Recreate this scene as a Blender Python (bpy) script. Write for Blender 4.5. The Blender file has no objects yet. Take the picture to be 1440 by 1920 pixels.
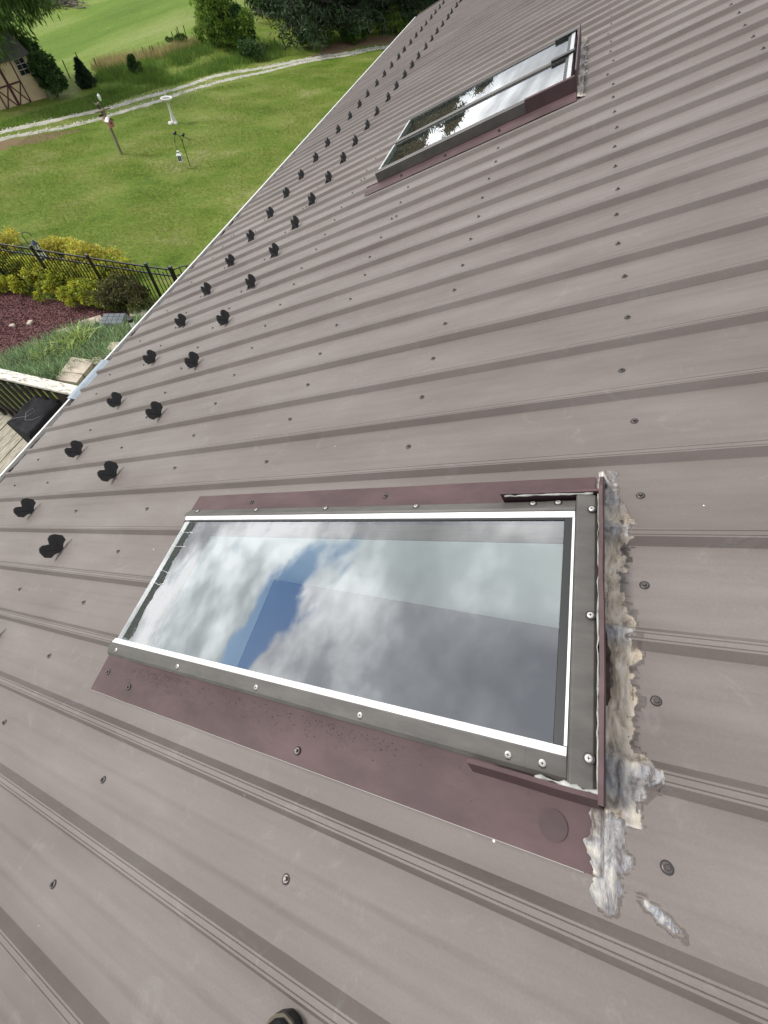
import bpy, math, random
import numpy as np
from mathutils import Vector, Matrix, noise

random.seed(7)
RNG = np.random.default_rng(7)
R = math.radians
scene = bpy.context.scene
COL = scene.collection

# ------------------------------------------------------------------ camera
TH = R(26.2)                       # roof pitch
CT, ST = math.cos(TH), math.sin(TH)
CAM = np.array([-0.40412, -0.51670, 0.82128])
# columns: image right, image down, viewing direction (world axes)
CW = np.array([[0.96609, 0.23171, -0.11397], [0.25757, -0.83349, 0.48883], [0.01827, -0.50161, -0.86490]])
FPX = 768.9
cam_d = bpy.data.cameras.new('camera')
cam_d.sensor_fit = 'VERTICAL'
cam_d.sensor_height = 36.0
cam_d.lens = 36.0 * FPX / 1920.0
cam_d.clip_start = 0.02
cam_d.clip_end = 3000
cam = bpy.data.objects.new('camera', cam_d)
COL.objects.link(cam)
r_, d_, f_ = CW[:, 0], CW[:, 1], CW[:, 2]
cam.matrix_world = Matrix(((r_[0], -d_[0], -f_[0], CAM[0]), (r_[1], -d_[1], -f_[1], CAM[1]), (r_[2], -d_[2], -f_[2], CAM[2]), (0, 0, 0, 1)))
scene.camera = cam
scene.render.resolution_x, scene.render.resolution_y = 768, 1024

# ------------------------------------------------------------------ sky and sun
SUN_DIR = Vector((-0.74, -0.07, 0.67)).normalized()      # towards the sun
world = bpy.data.worlds.new('World')
scene.world = world
world.use_nodes = True
wn, wl = world.node_tree.nodes, world.node_tree.links
wn.clear()


def N(tree, typ, **kw):
    n = tree.nodes.new(typ)
    for k, v in kw.items():
        if k.startswith('i_'):
            n.inputs[k[2:].replace('_', ' ')].default_value = v
        elif k.startswith('n_'):
            n.inputs[int(k[2:])].default_value = v
        else:
            setattr(n, k, v)
    return n


def ramp(tree, stops, interp='LINEAR'):
    n = tree.nodes.new('ShaderNodeValToRGB')
    n.color_ramp.interpolation = interp
    el = n.color_ramp.elements
    while len(el) < len(stops):
        el.new(0.5)
    for e, (p, c) in zip(el, stops):
        e.position = p
        e.color = (c[0], c[1], c[2], 1) if not isinstance(c, (int, float)) else (c, c, c, 1)
    return n


def build_world():
    t = world.node_tree
    sky = N(t, 'ShaderNodeTexSky', sky_type='NISHITA', sun_disc=False, altitude=200, air_density=1.0, dust_density=0.6, ozone_density=2.0)
    sky.sun_elevation = math.asin(SUN_DIR.z)
    sky.sun_rotation = math.atan2(SUN_DIR.x, SUN_DIR.y)
    geo = N(t, 'ShaderNodeTexCoord')
    sep = N(t, 'ShaderNodeSeparateXYZ')
    wl.new(geo.outputs['Generated'], sep.inputs[0])
    zc = N(t, 'ShaderNodeMath', operation='MAXIMUM', n_1=0.0)
    wl.new(sep.outputs[2], zc.inputs[0])
    za = N(t, 'ShaderNodeMath', operation='ADD', n_1=0.22)
    wl.new(zc.outputs[0], za.inputs[0])
    dx = N(t, 'ShaderNodeMath', operation='DIVIDE')
    dy = N(t, 'ShaderNodeMath', operation='DIVIDE')
    wl.new(sep.outputs[0], dx.inputs[0]); wl.new(za.outputs[0], dx.inputs[1])
    wl.new(sep.outputs[1], dy.inputs[0]); wl.new(za.outputs[0], dy.inputs[1])
    cv = N(t, 'ShaderNodeCombineXYZ')
    wl.new(dx.outputs[0], cv.inputs[0]); wl.new(dy.outputs[0], cv.inputs[1])
    no = N(t, 'ShaderNodeTexNoise', noise_dimensions='3D')
    no.inputs['Scale'].default_value = 1.9
    no.inputs['Detail'].default_value = 9
    no.inputs['Roughness'].default_value = 0.57
    no.inputs['Distortion'].default_value = 0.25
    wl.new(cv.outputs[0], no.inputs['Vector'])
    # a break in the cloud layer (an elongated opening through which blue sky shows)
    sub = N(t, 'ShaderNodeVectorMath', operation='SUBTRACT')
    sub.inputs[1].default_value = (-1.72, 0.36, 0)
    wl.new(cv.outputs[0], sub.inputs[0])
    rot = N(t, 'ShaderNodeVectorRotate', rotation_type='Z_AXIS')
    rot.inputs['Angle'].default_value = R(24)
    wl.new(sub.outputs[0], rot.inputs['Vector'])
    scl = N(t, 'ShaderNodeVectorMath', operation='MULTIPLY')
    scl.inputs[1].default_value = (1 / 0.17, 1 / 0.40, 0)
    wl.new(rot.outputs[0], scl.inputs[0])
    ln = N(t, 'ShaderNodeVectorMath', operation='LENGTH')
    wl.new(scl.outputs[0], ln.inputs[0])
    gap = N(t, 'ShaderNodeMapRange', interpolation_type='SMOOTHSTEP')
    gap.inputs[1].default_value = 0.2; gap.inputs[2].default_value = 1.5
    gap.inputs[3].default_value = 0.30; gap.inputs[4].default_value = 0.0
    wl.new(ln.outputs['Value'], gap.inputs[0])
    den = N(t, 'ShaderNodeMath', operation='SUBTRACT')
    wl.new(no.outputs['Fac'], den.inputs[0]); wl.new(gap.outputs[0], den.inputs[1])
    mask = N(t, 'ShaderNodeMapRange', interpolation_type='SMOOTHSTEP')
    mask.inputs[1].default_value = 0.29; mask.inputs[2].default_value = 0.43
    wl.new(den.outputs[0], mask.inputs[0])
    # cloud brightness: white edges, grey thick bellies
    no2 = N(t, 'ShaderNodeTexNoise')
    no2.inputs['Scale'].default_value = 2.6
    no2.inputs['Detail'].default_value = 11
    no2.inputs['Roughness'].default_value = 0.52
    of = N(t, 'ShaderNodeVectorMath', operation='ADD')
    of.inputs[1].default_value = (4.3, 1.7, 2.2)
    wl.new(cv.outputs[0], of.inputs[0]); wl.new(of.outputs[0], no2.inputs['Vector'])
    cr = ramp(t, [(0.33, (27.0, 27.3, 27.6)), (0.43, (19.0, 19.4, 19.8)), (0.54, (10.8, 11.2, 11.8)), (0.70, (6.6, 6.9, 7.5))])
    # the cloud bank low on the sun's side is sunlit, the cloud elsewhere shows grey bases
    dt = N(t, 'ShaderNodeVectorMath', operation='DOT_PRODUCT')
    dt.inputs[1].default_value = Vector((-0.80, 0.57, 0.10)).normalized()
    wl.new(geo.outputs['Generated'], dt.inputs[0])
    dm = N(t, 'ShaderNodeMath', operation='MAXIMUM', n_1=0.0)
    wl.new(dt.outputs['Value'], dm.inputs[0])
    dq = N(t, 'ShaderNodeMath', operation='MULTIPLY_ADD', n_1=0.15, n_2=0.30)
    wl.new(zc.outputs[0], dq.inputs[0])
    el = N(t, 'ShaderNodeMath', operation='MULTIPLY_ADD', n_1=-0.45)
    wl.new(dm.outputs[0], el.inputs[0]); wl.new(dq.outputs[0], el.inputs[2])
    ea = N(t, 'ShaderNodeMath', operation='ADD')
    wl.new(no2.outputs['Fac'], ea.inputs[0]); wl.new(el.outputs[0], ea.inputs[1])
    wl.new(ea.outputs[0], cr.inputs[0])
    mix = N(t, 'ShaderNodeMix', data_type='RGBA')
    wl.new(mask.outputs[0], mix.inputs[0])
    hsv = N(t, 'ShaderNodeHueSaturation'); hsv.inputs['Saturation'].default_value = 1.35; hsv.inputs['Value'].default_value = 1.5
    wl.new(sky.outputs[0], hsv.inputs['Color']); wl.new(hsv.outputs[0], mix.inputs[6]); wl.new(cr.outputs[0], mix.inputs[7])
    bg = N(t, 'ShaderNodeBackground')
    bg.inputs['Strength'].default_value = 0.1
    wl.new(mix.outputs[2], bg.inputs[0])
    out = N(t, 'ShaderNodeOutputWorld')
    wl.new(bg.outputs[0], out.inputs[0])


build_world()
sun_l = bpy.data.lights.new('sun', 'SUN')
sun_l.energy = 2.8
sun_l.angle = R(11)
sun_l.color = (1.0, 0.96, 0.9)
sun = bpy.data.objects.new('sun', sun_l)
COL.objects.link(sun)
sun.rotation_euler = SUN_DIR.to_track_quat('Z', 'Y').to_euler()
sun.location = (0, 0, 30)

scene.view_settings.view_transform = 'Standard'
scene.view_settings.look = 'None'
scene.view_settings.gamma = 1
scene.view_settings.exposure = 0.17
scene.view_settings.use_curve_mapping = False

# ------------------------------------------------------------------ helpers


def tag(o, label=None, cat=None, group=None, kind=None):
    if label: o['label'] = label
    if cat: o['category'] = cat
    if group: o['group'] = group
    if kind: o['kind'] = kind
    return o


def link(name, me, parent=None):
    o = bpy.data.objects.new(name, me)
    COL.objects.link(o)
    if parent is not None:
        o.parent = parent
    return o


def empty(name, loc=(0, 0, 0), rot=(0, 0, 0), label=None, cat=None, group=None):
    o = bpy.data.objects.new(name, None)
    o.empty_display_size = 0.1
    COL.objects.link(o)
    o.location = loc
    o.rotation_euler = rot
    return tag(o, label, cat, group)


def copy_tree(o, parent=None):
    c = o.copy()
    COL.objects.link(c)
    c.parent = parent
    for ch in o.children:
        copy_tree(ch, c)
    return c


class MB:
    """collects shapes, then links them as one mesh object"""

    def __init__(s):
        s.v, s.f = [], []

    def add(s, verts, faces):
        b = len(s.v)
        s.v += [tuple(map(float, q)) for q in verts]
        s.f += [tuple(b + i for i in fc) for fc in faces]
        return s

    def box(s, lo, hi, jit=0.0):
        x0, y0, z0 = lo; x1, y1, z1 = hi
        vs = [(x0, y0, z0), (x1, y0, z0), (x1, y1, z0), (x0, y1, z0), (x0, y0, z1), (x1, y0, z1), (x1, y1, z1), (x0, y1, z1)]
        if jit:
            vs = [tuple(c + random.uniform(-jit, jit) for c in q) for q in vs]
        return s.add(vs, [(0, 3, 2, 1), (4, 5, 6, 7), (0, 1, 5, 4), (1, 2, 6, 5), (2, 3, 7, 6), (3, 0, 4, 7)])

    def cbox(s, c, size, rot=None):
        hx, hy, hz = [q / 2 for q in size]
        vs = [Vector((x, y, z)) for z in (-hz, hz) for x, y in ((-hx, -hy), (hx, -hy), (hx, hy), (-hx, hy))]
        if rot is not None:
            vs = [rot @ q for q in vs]
        vs = [q + Vector(c) for q in vs]
        return s.add(vs, [(0, 3, 2, 1), (4, 5, 6, 7), (0, 1, 5, 4), (1, 2, 6, 5), (2, 3, 7, 6), (3, 0, 4, 7)])

    def bar(s, a, b, w, h=None, up=(0, 0, 1)):
        """square-section bar from a to b"""
        h = h or w
        a, b = Vector(a), Vector(b)
        d = (b - a).normalized()
        u = Vector(up)
        if abs(d.dot(u)) > 0.98:
            u = Vector((1, 0, 0))
        x = d.cross(u).normalized(); y = x.cross(d).normalized()
        vs = []
        for p in (a, b):
            for i, j in ((-1, -1), (1, -1), (1, 1), (-1, 1)):
                vs.append(p + x * i * w / 2 + y * j * h / 2)
        return s.add(vs, [(0, 3, 2, 1), (4, 5, 6, 7), (0, 1, 5, 4), (1, 2, 6, 5), (2, 3, 7, 6), (3, 0, 4, 7)])

    def tube(s, pts, rad, n=8, cap=True):
        pts = [Vector(p) for p in pts]
        rads = rad if isinstance(rad, (list, tuple)) else [rad] * len(pts)
        rings = []
        prev = None
        for i, p in enumerate(pts):
            d = (pts[min(i + 1, len(pts) - 1)] - pts[max(i - 1, 0)])
            if d.length < 1e-9:
                d = Vector((0, 0, 1))
            d.normalize()
            ref = prev if prev is not None else (Vector((1, 0, 0)) if abs(d.x) < 0.9 else Vector((0, 1, 0)))
            x = (ref - d * ref.dot(d))
            x = x.normalized() if x.length > 1e-6 else d.orthogonal().normalized()
            prev = x
            y = d.cross(x)
            rings.append([p + (x * math.cos(2 * math.pi * k / n) + y * math.sin(2 * math.pi * k / n)) * rads[i] for k in range(n)])
        vs = [q for rg in rings for q in rg]
        fs = []
        for i in range(len(rings) - 1):
            for k in range(n):
                a, b = i * n + k, i * n + (k + 1) % n
                fs.append((a, b, b + n, a + n))
        if cap:
            fs.append(tuple(range(n - 1, -1, -1)))
            fs.append(tuple((len(rings) - 1) * n + k for k in range(n)))
        return s.add(vs, fs)

    def lathe(s, prof, n=20, c=(0, 0, 0)):
        vs, fs = [], []
        for r, z in prof:
            for k in range(n):
                a = 2 * math.pi * k / n
                vs.append((c[0] + r * math.cos(a), c[1] + r * math.sin(a), c[2] + z))
        for i in range(len(prof) - 1):
            for k in range(n):
                a, b = i * n + k, i * n + (k + 1) % n
                fs.append((a, b, b + n, a + n))
        fs.append(tuple(range(n - 1, -1, -1)))
        fs.append(tuple((len(prof) - 1) * n + k for k in range(n)))
        return s.add(vs, fs)

    def prism(s, prof, axis, a, b):
        """closed polygon prof (2-D) extruded along axis 'x','y' or 'z' from a to b"""
        def mk(p, t):
            return {'x': (t, p[0], p[1]), 'y': (p[0], t, p[1]), 'z': (p[0], p[1], t)}[axis]
        n = len(prof)
        vs = [mk(p, a) for p in prof] + [mk(p, b) for p in prof]
        fs = [(i, (i + 1) % n, n + (i + 1) % n, n + i) for i in range(n)]
        fs += [tuple(range(n - 1, -1, -1)), tuple(range(n, 2 * n))]
        return s.add(vs, fs)

    def build(s, name, m, parent=None, smooth=False, bevel=0.0):
        me = bpy.data.meshes.new(name)
        me.from_pydata(s.v, [], s.f)
        import bmesh
        bm = bmesh.new(); bm.from_mesh(me)
        bmesh.ops.recalc_face_normals(bm, faces=bm.faces)
        if bevel > 0:
            bmesh.ops.bevel(bm, geom=[e for e in bm.edges if len(e.link_faces) == 2 and e.calc_face_angle(0) > 0.5], offset=bevel, segments=2, affect='EDGES', profile=0.6)
        bm.to_mesh(me); bm.free()
        if smooth:
            me.polygons.foreach_set('use_smooth', [True] * len(me.polygons))
            me.update()
        me.materials.append(m)
        return link(name, me, parent)


def np_mesh(name, verts, faces, m, parent=None, smooth=False):
    """fast mesh from numpy arrays (all faces of one size)"""
    me = bpy.data.meshes.new(name)
    verts = np.asarray(verts, np.float32); faces = np.asarray(faces, np.int32)
    nf, k = faces.shape
    me.vertices.add(len(verts)); me.vertices.foreach_set('co', verts.ravel())
    me.loops.add(nf * k); me.loops.foreach_set('vertex_index', faces.ravel())
    me.polygons.add(nf)
    me.polygons.foreach_set('loop_start', np.arange(0, nf * k, k, dtype=np.int32))
    me.polygons.foreach_set('loop_total', np.full(nf, k, np.int32))
    if smooth:
        me.polygons.foreach_set('use_smooth', np.ones(nf, bool))
    me.update(calc_edges=True)
    me.materials.append(m)
    return link(name, me, parent)


# ------------------------------------------------------------------ materials
MAT = {}


def mat(name, color, rough=0.6, metal=0.0, var=0.0, scale=8.0, bump=0.0, bscale=60.0, spec=0.5, coat=0.0, dark=None, stretch=None, trans=0.0, island=0.0, var2=None):
    if name in MAT:
        return MAT[name]
    m = bpy.data.materials.new(name)
    m.use_nodes = True
    t = m.node_tree
    p = t.nodes['Principled BSDF']
    p.inputs['Roughness'].default_value = rough
    p.inputs['Metallic'].default_value = metal
    p.inputs['Specular IOR Level'].default_value = spec
    p.inputs['Coat Weight'].default_value = coat
    tc = N(t, 'ShaderNodeTexCoord')
    vec = tc.outputs['Object']
    if stretch:
        mp = N(t, 'ShaderNodeMapping')
        mp.inputs['Scale'].default_value = stretch
        t.links.new(vec, mp.inputs[0]); vec = mp.outputs[0]
    col = None
    if var > 0 or dark:
        no = N(t, 'ShaderNodeTexNoise')
        no.inputs['Scale'].default_value = scale
        no.inputs['Detail'].default_value = 6
        no.inputs['Roughness'].default_value = 0.62
        t.links.new(vec, no.inputs['Vector'])
        c2 = dark or tuple(c * (1 - var) for c in color)
        c3 = var2 or tuple(min(1, c * (1 + var)) for c in color)
        rp = ramp(t, [(0.32, c2), (0.5, color), (0.68, c3)])
        t.links.new(no.outputs['Fac'], rp.inputs[0])
        col = rp.outputs[0]
    if island > 0:
        gi = N(t, 'ShaderNodeNewGeometry')
        hs = N(t, 'ShaderNodeHueSaturation')
        if col is not None:
            t.links.new(col, hs.inputs['Color'])
        else:
            hs.inputs['Color'].default_value = (*color, 1)
        mr = N(t, 'ShaderNodeMapRange')
        mr.inputs[3].default_value = 1 - island; mr.inputs[4].default_value = 1 + island
        t.links.new(gi.outputs['Random Per Island'], mr.inputs[0])
        t.links.new(mr.outputs[0], hs.inputs['Value'])
        mh = N(t, 'ShaderNodeMapRange')
        mh.inputs[3].default_value = 0.5 - island * 0.06; mh.inputs[4].default_value = 0.5 + island * 0.06
        ml = N(t, 'ShaderNodeMath', operation='FRACT')
        mm = N(t, 'ShaderNodeMath', operation='MULTIPLY', n_1=7.31)
        t.links.new(gi.outputs['Random Per Island'], mm.inputs[0]); t.links.new(mm.outputs[0], ml.inputs[0])
        t.links.new(ml.outputs[0], mh.inputs[0]); t.links.new(mh.outputs[0], hs.inputs['Hue'])
        col = hs.outputs[0]
    if col is not None:
        t.links.new(col, p.inputs['Base Color'])
    else:
        p.inputs['Base Color'].default_value = (*color, 1)
    if bump > 0:
        nb = N(t, 'ShaderNodeTexNoise')
        nb.inputs['Scale'].default_value = bscale
        nb.inputs['Detail'].default_value = 5
        t.links.new(vec, nb.inputs['Vector'])
        bp = N(t, 'ShaderNodeBump')
        bp.inputs['Strength'].default_value = bump
        bp.inputs['Distance'].default_value = 0.01
        t.links.new(nb.outputs['Fac'], bp.inputs['Height'])
        t.links.new(bp.outputs[0], p.inputs['Normal'])
    if trans > 0:
        out = t.nodes['Material Output']
        tr = N(t, 'ShaderNodeBsdfTranslucent')
        if col is not None:
            t.links.new(col, tr.inputs[0])
        else:
            tr.inputs[0].default_value = (*color, 1)
        ms = N(t, 'ShaderNodeMixShader', n_0=trans)
        t.links.new(p.outputs[0], ms.inputs[1]); t.links.new(tr.outputs[0], ms.inputs[2])
        t.links.new(ms.outputs[0], out.inputs[0])
    MAT[name] = m
    return m


def roof_material():
    m = bpy.data.materials.new('painted_steel_roof')
    m.use_nodes = True
    t = m.node_tree
    L = t.links
    p = t.nodes['Principled BSDF']
    tc = N(t, 'ShaderNodeTexCoord')
    oi = N(t, 'ShaderNodeObjectInfo')
    # object coordinates are (up-slope, along eave, normal); shift per panel so that no two panels match
    mul = N(t, 'ShaderNodeVectorMath', operation='MULTIPLY')
    mul.inputs[1].default_value = (1, 1, 1)
    L.new(tc.outputs['Object'], mul.inputs[0])
    add = N(t, 'ShaderNodeVectorMath', operation='ADD')
    L.new(mul.outputs[0], add.inputs[0]); L.new(oi.outputs['Location'], add.inputs[1])
    base = add.outputs[0]
    # chalky large-scale fading
    n1 = N(t, 'ShaderNodeTexNoise'); n1.inputs['Scale'].default_value = 1.6; n1.inputs['Detail'].default_value = 5; n1.inputs['Roughness'].default_value = 0.6
    mp1 = N(t, 'ShaderNodeMapping'); mp1.inputs['Scale'].default_value = (0.7, 2.2, 1)
    L.new(base, mp1.inputs[0]); L.new(mp1.outputs[0], n1.inputs['Vector'])
    r1 = ramp(t, [(0.28, (0.122, 0.099, 0.089)), (0.50, (0.160, 0.135, 0.123)), (0.72, (0.200, 0.176, 0.163))])
    L.new(n1.outputs['Fac'], r1.inputs[0])
    # run-off streaks down the slope
    n2 = N(t, 'ShaderNodeTexNoise'); n2.inputs['Scale'].default_value = 1.0; n2.inputs['Detail'].default_value = 6; n2.inputs['Roughness'].default_value = 0.65
    mp2 = N(t, 'ShaderNodeMapping'); mp2.inputs['Scale'].default_value = (1.6, 42, 3)
    L.new(base, mp2.inputs[0]); L.new(mp2.outputs[0], n2.inputs['Vector'])
    r2 = ramp(t, [(0.30, 0.93), (0.5, 1.0), (0.72, 1.06)])
    L.new(n2.outputs['Fac'], r2.inputs[0])
    mx = N(t, 'ShaderNodeMix', data_type='RGBA', blend_type='MULTIPLY'); mx.inputs[0].default_value = 1
    L.new(r1.outputs[0], mx.inputs[6]); L.new(r2.outputs[0], mx.inputs[7])
    # fine grain
    n3 = N(t, 'ShaderNodeTexNoise'); n3.inputs['Scale'].default_value = 240; n3.inputs['Detail'].default_value = 3
    L.new(base, n3.inputs['Vector'])
    r3 = ramp(t, [(0.3, 0.95), (0.7, 1.05)])
    L.new(n3.outputs['Fac'], r3.inputs[0])
    mx2 = N(t, 'ShaderNodeMix', data_type='RGBA', blend_type='MULTIPLY'); mx2.inputs[0].default_value = 1
    L.new(mx.outputs[2], mx2.inputs[6]); L.new(r3.outputs[0], mx2.inputs[7])
    # pale scuffs
    n4 = N(t, 'ShaderNodeTexNoise'); n4.inputs['Scale'].default_value = 9; n4.inputs['Detail'].default_value = 8; n4.inputs['Roughness'].default_value = 0.75; n4.inputs['Distortion'].default_value = 1.4
    L.new(base, n4.inputs['Vector'])
    r4 = ramp(t, [(0.57, 0.0), (0.76, 0.45)])
    L.new(n4.outputs['Fac'], r4.inputs[0])
    mx3 = N(t, 'ShaderNodeMix', data_type='RGBA')
    mx3.inputs[7].default_value = (0.24, 0.235, 0.235, 1)
    L.new(r4.outputs[0], mx3.inputs[0]); L.new(mx2.outputs[2], mx3.inputs[6])
    # white specks (chips, bird lime)
    vo = N(t, 'ShaderNodeTexVoronoi'); vo.inputs['Scale'].default_value = 11; vo.inputs['Randomness'].default_value = 1
    mpv = N(t, 'ShaderNodeMapping'); mpv.inputs['Scale'].default_value = (1, 1, 0.02)
    L.new(base, mpv.inputs[0]); L.new(mpv.outputs[0], vo.inputs['Vector'])
    hs = N(t, 'ShaderNodeSeparateColor')
    L.new(vo.outputs['Color'], hs.inputs[0])
    sz = N(t, 'ShaderNodeMapRange'); sz.inputs[1].default_value = 0.60; sz.inputs[2].default_value = 1.0; sz.inputs[3].default_value = 0.0; sz.inputs[4].default_value = 0.030
    L.new(hs.outputs[0], sz.inputs[0])
    lt = N(t, 'ShaderNodeMath', operation='LESS_THAN')
    L.new(vo.outputs['Distance'], lt.inputs[0]); L.new(sz.outputs[0], lt.inputs[1])
    mx4 = N(t, 'ShaderNodeMix', data_type='RGBA')
    mx4.inputs[7].default_value = (0.7, 0.68, 0.64, 1)
    L.new(lt.outputs[0], mx4.inputs[0]); L.new(mx3.outputs[2], mx4.inputs[6])
    pv = N(t, 'ShaderNodeMapRange'); pv.inputs[3].default_value = 0.93; pv.inputs[4].default_value = 1.07
    L.new(oi.outputs['Random'], pv.inputs[0])
    mx5 = N(t, 'ShaderNodeMix', data_type='RGBA', blend_type='MULTIPLY'); mx5.inputs[0].default_value = 1
    L.new(mx4.outputs[2], mx5.inputs[6]); L.new(pv.outputs[0], mx5.inputs[7])
    L.new(mx5.outputs[2], p.inputs['Base Color'])
    rr = ramp(t, [(0.3, 0.56), (0.7, 0.66)])
    L.new(n1.outputs['Fac'], rr.inputs[0]); L.new(rr.outputs[0], p.inputs['Roughness'])
    p.inputs['Specular IOR Level'].default_value = 0.42
    # slight waviness of the sheet + orange peel
    nb = N(t, 'ShaderNodeTexNoise'); nb.inputs['Scale'].default_value = 5; nb.inputs['Detail'].default_value = 2
    L.new(base, nb.inputs['Vector'])
    b1 = N(t, 'ShaderNodeBump'); b1.inputs['Strength'].default_value = 0.12; b1.inputs['Distance'].default_value = 0.02
    L.new(nb.outputs['Fac'], b1.inputs['Height'])
    b2 = N(t, 'ShaderNodeBump'); b2.inputs['Strength'].default_value = 0.08; b2.inputs['Distance'].default_value = 0.002
    L.new(n3.outputs['Fac'], b2.inputs['Height']); L.new(b1.outputs[0], b2.inputs['Normal'])
    L.new(b2.outputs[0], p.inputs['Normal'])
    return m


def glass_material():
    m = bpy.data.materials.new('skylight_glass')
    m.use_nodes = True
    t = m.node_tree
    L = t.links
    t.nodes.clear()
    out = N(t, 'ShaderNodeOutputMaterial')
    fr = N(t, 'ShaderNodeFresnel'); fr.inputs['IOR'].default_value = 2.9
    gl = N(t, 'ShaderNodeBsdfGlossy'); gl.inputs['Roughness'].default_value = 0.004
    gl.inputs['Color'].default_value = (0.96, 0.98, 1, 1)
    tr = N(t, 'ShaderNodeBsdfTransparent'); tr.inputs[0].default_value = (0.82, 0.90, 0.88, 1)
    mx = N(t, 'ShaderNodeMixShader')
    L.new(fr.outputs[0], mx.inputs[0]); L.new(tr.outputs[0], mx.inputs[1]); L.new(gl.outputs[0], mx.inputs[2])
    # dust film: thicker at the lower corners and in streaks
    tc = N(t, 'ShaderNodeTexCoord')
    n1 = N(t, 'ShaderNodeTexNoise'); n1.inputs['Scale'].default_value = 7; n1.inputs['Detail'].default_value = 9; n1.inputs['Roughness'].default_value = 0.7; n1.inputs['Distortion'].default_value = 0.8
    mp = N(t, 'ShaderNodeMapping'); mp.inputs['Scale'].default_value = (1.2, 0.8, 1)
    L.new(tc.outputs['Object'], mp.inputs[0]); L.new(mp.outputs[0], n1.inputs['Vector'])
    r1 = ramp(t, [(0.42, 0.006), (0.64, 0.022), (0.82, 0.13)])
    L.new(n1.outputs['Fac'], r1.inputs[0])
    df = N(t, 'ShaderNodeBsdfDiffuse'); df.inputs[0].default_value = (0.52, 0.53, 0.51, 1)
    m2 = N(t, 'ShaderNodeMixShader')
    L.new(r1.outputs[0], m2.inputs[0]); L.new(mx.outputs[0], m2.inputs[1]); L.new(df.outputs[0], m2.inputs[2])
    # the underside of the pane only lets light through
    ge = N(t, 'ShaderNodeNewGeometry')
    cl = N(t, 'ShaderNodeBsdfTransparent')
    m3 = N(t, 'ShaderNodeMixShader')
    L.new(ge.outputs['Backfacing'], m3.inputs[0]); L.new(m2.outputs[0], m3.inputs[1]); L.new(cl.outputs[0], m3.inputs[2])
    L.new(m3.outputs[0], out.inputs[0])
    return m


def sealant_material():
    m = bpy.data.materials.new('weathered_sealant')
    m.use_nodes = True
    t = m.node_tree
    L = t.links
    p = t.nodes['Principled BSDF']
    tc = N(t, 'ShaderNodeTexCoord')
    n1 = N(t, 'ShaderNodeTexNoise'); n1.inputs['Scale'].default_value = 22; n1.inputs['Detail'].default_value = 7; n1.inputs['Roughness'].default_value = 0.68; n1.inputs['Distortion'].default_value = 0.9
    mp = N(t, 'ShaderNodeMapping'); mp.inputs['Scale'].default_value = (1.9, 0.7, 1)
    L.new(tc.outputs['Object'], mp.inputs[0]); L.new(mp.outputs[0], n1.inputs['Vector'])
    tan = ramp(t, [(0.28, (0.05, 0.038, 0.032)), (0.37, (0.27, 0.215, 0.16)), (0.48, (0.50, 0.41, 0.30)), (0.66, (0.68, 0.61, 0.50))])
    gry = ramp(t, [(0.30, (0.050, 0.040, 0.038)), (0.42, (0.13, 0.11, 0.10)), (0.50, (0.24, 0.245, 0.27)), (0.59, (0.40, 0.37, 0.32)), (0.72, (0.60, 0.62, 0.65))])
    L.new(n1.outputs['Fac'], tan.inputs[0]); L.new(n1.outputs['Fac'], gry.inputs[0])
    at = N(t, 'ShaderNodeAttribute', attribute_name='grey')
    mx = N(t, 'ShaderNodeMix', data_type='RGBA')
    L.new(at.outputs['Fac'], mx.inputs[0]); L.new(tan.outputs[0], mx.inputs[6]); L.new(gry.outputs[0], mx.inputs[7])
    L.new(mx.outputs[2], p.inputs['Base Color'])
    p.inputs['Roughness'].default_value = 0.42
    n2 = N(t, 'ShaderNodeTexNoise'); n2.inputs['Scale'].default_value = 90; n2.inputs['Detail'].default_value = 6; n2.inputs['Distortion'].default_value = 1.5
    L.new(mp.outputs[0], n2.inputs['Vector'])
    b = N(t, 'ShaderNodeBump'); b.inputs['Strength'].default_value = 0.45; b.inputs['Distance'].default_value = 0.003
    L.new(n2.outputs['Fac'], b.inputs['Height']); L.new(b.outputs[0], p.inputs['Normal'])
    # thins out into streaky, feathered smears
    at2 = N(t, 'ShaderNodeAttribute', attribute_name='film')
    n3 = N(t, 'ShaderNodeTexNoise'); n3.inputs['Scale'].default_value = 30; n3.inputs['Detail'].default_value = 7; n3.inputs['Roughness'].default_value = 0.72; n3.inputs['Distortion'].default_value = 0.7
    mp3 = N(t, 'ShaderNodeMapping'); mp3.inputs['Scale'].default_value = (0.8, 3.0, 1)
    L.new(tc.outputs['Object'], mp3.inputs[0]); L.new(mp3.outputs[0], n3.inputs['Vector'])
    ad = N(t, 'ShaderNodeMath', operation='MULTIPLY_ADD', n_1=1.5, n_2=-0.75)
    L.new(n3.outputs['Fac'], ad.inputs[0])
    a2 = N(t, 'ShaderNodeMath', operation='ADD')
    L.new(ad.outputs[0], a2.inputs[0]); L.new(at2.outputs['Fac'], a2.inputs[1])
    sm = N(t, 'ShaderNodeMapRange', interpolation_type='SMOOTHSTEP'); sm.inputs[1].default_value = 0.38; sm.inputs[2].default_value = 0.72
    L.new(a2.outputs[0], sm.inputs[0]); L.new(sm.outputs[0], p.inputs['Alpha'])
    return m


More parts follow.
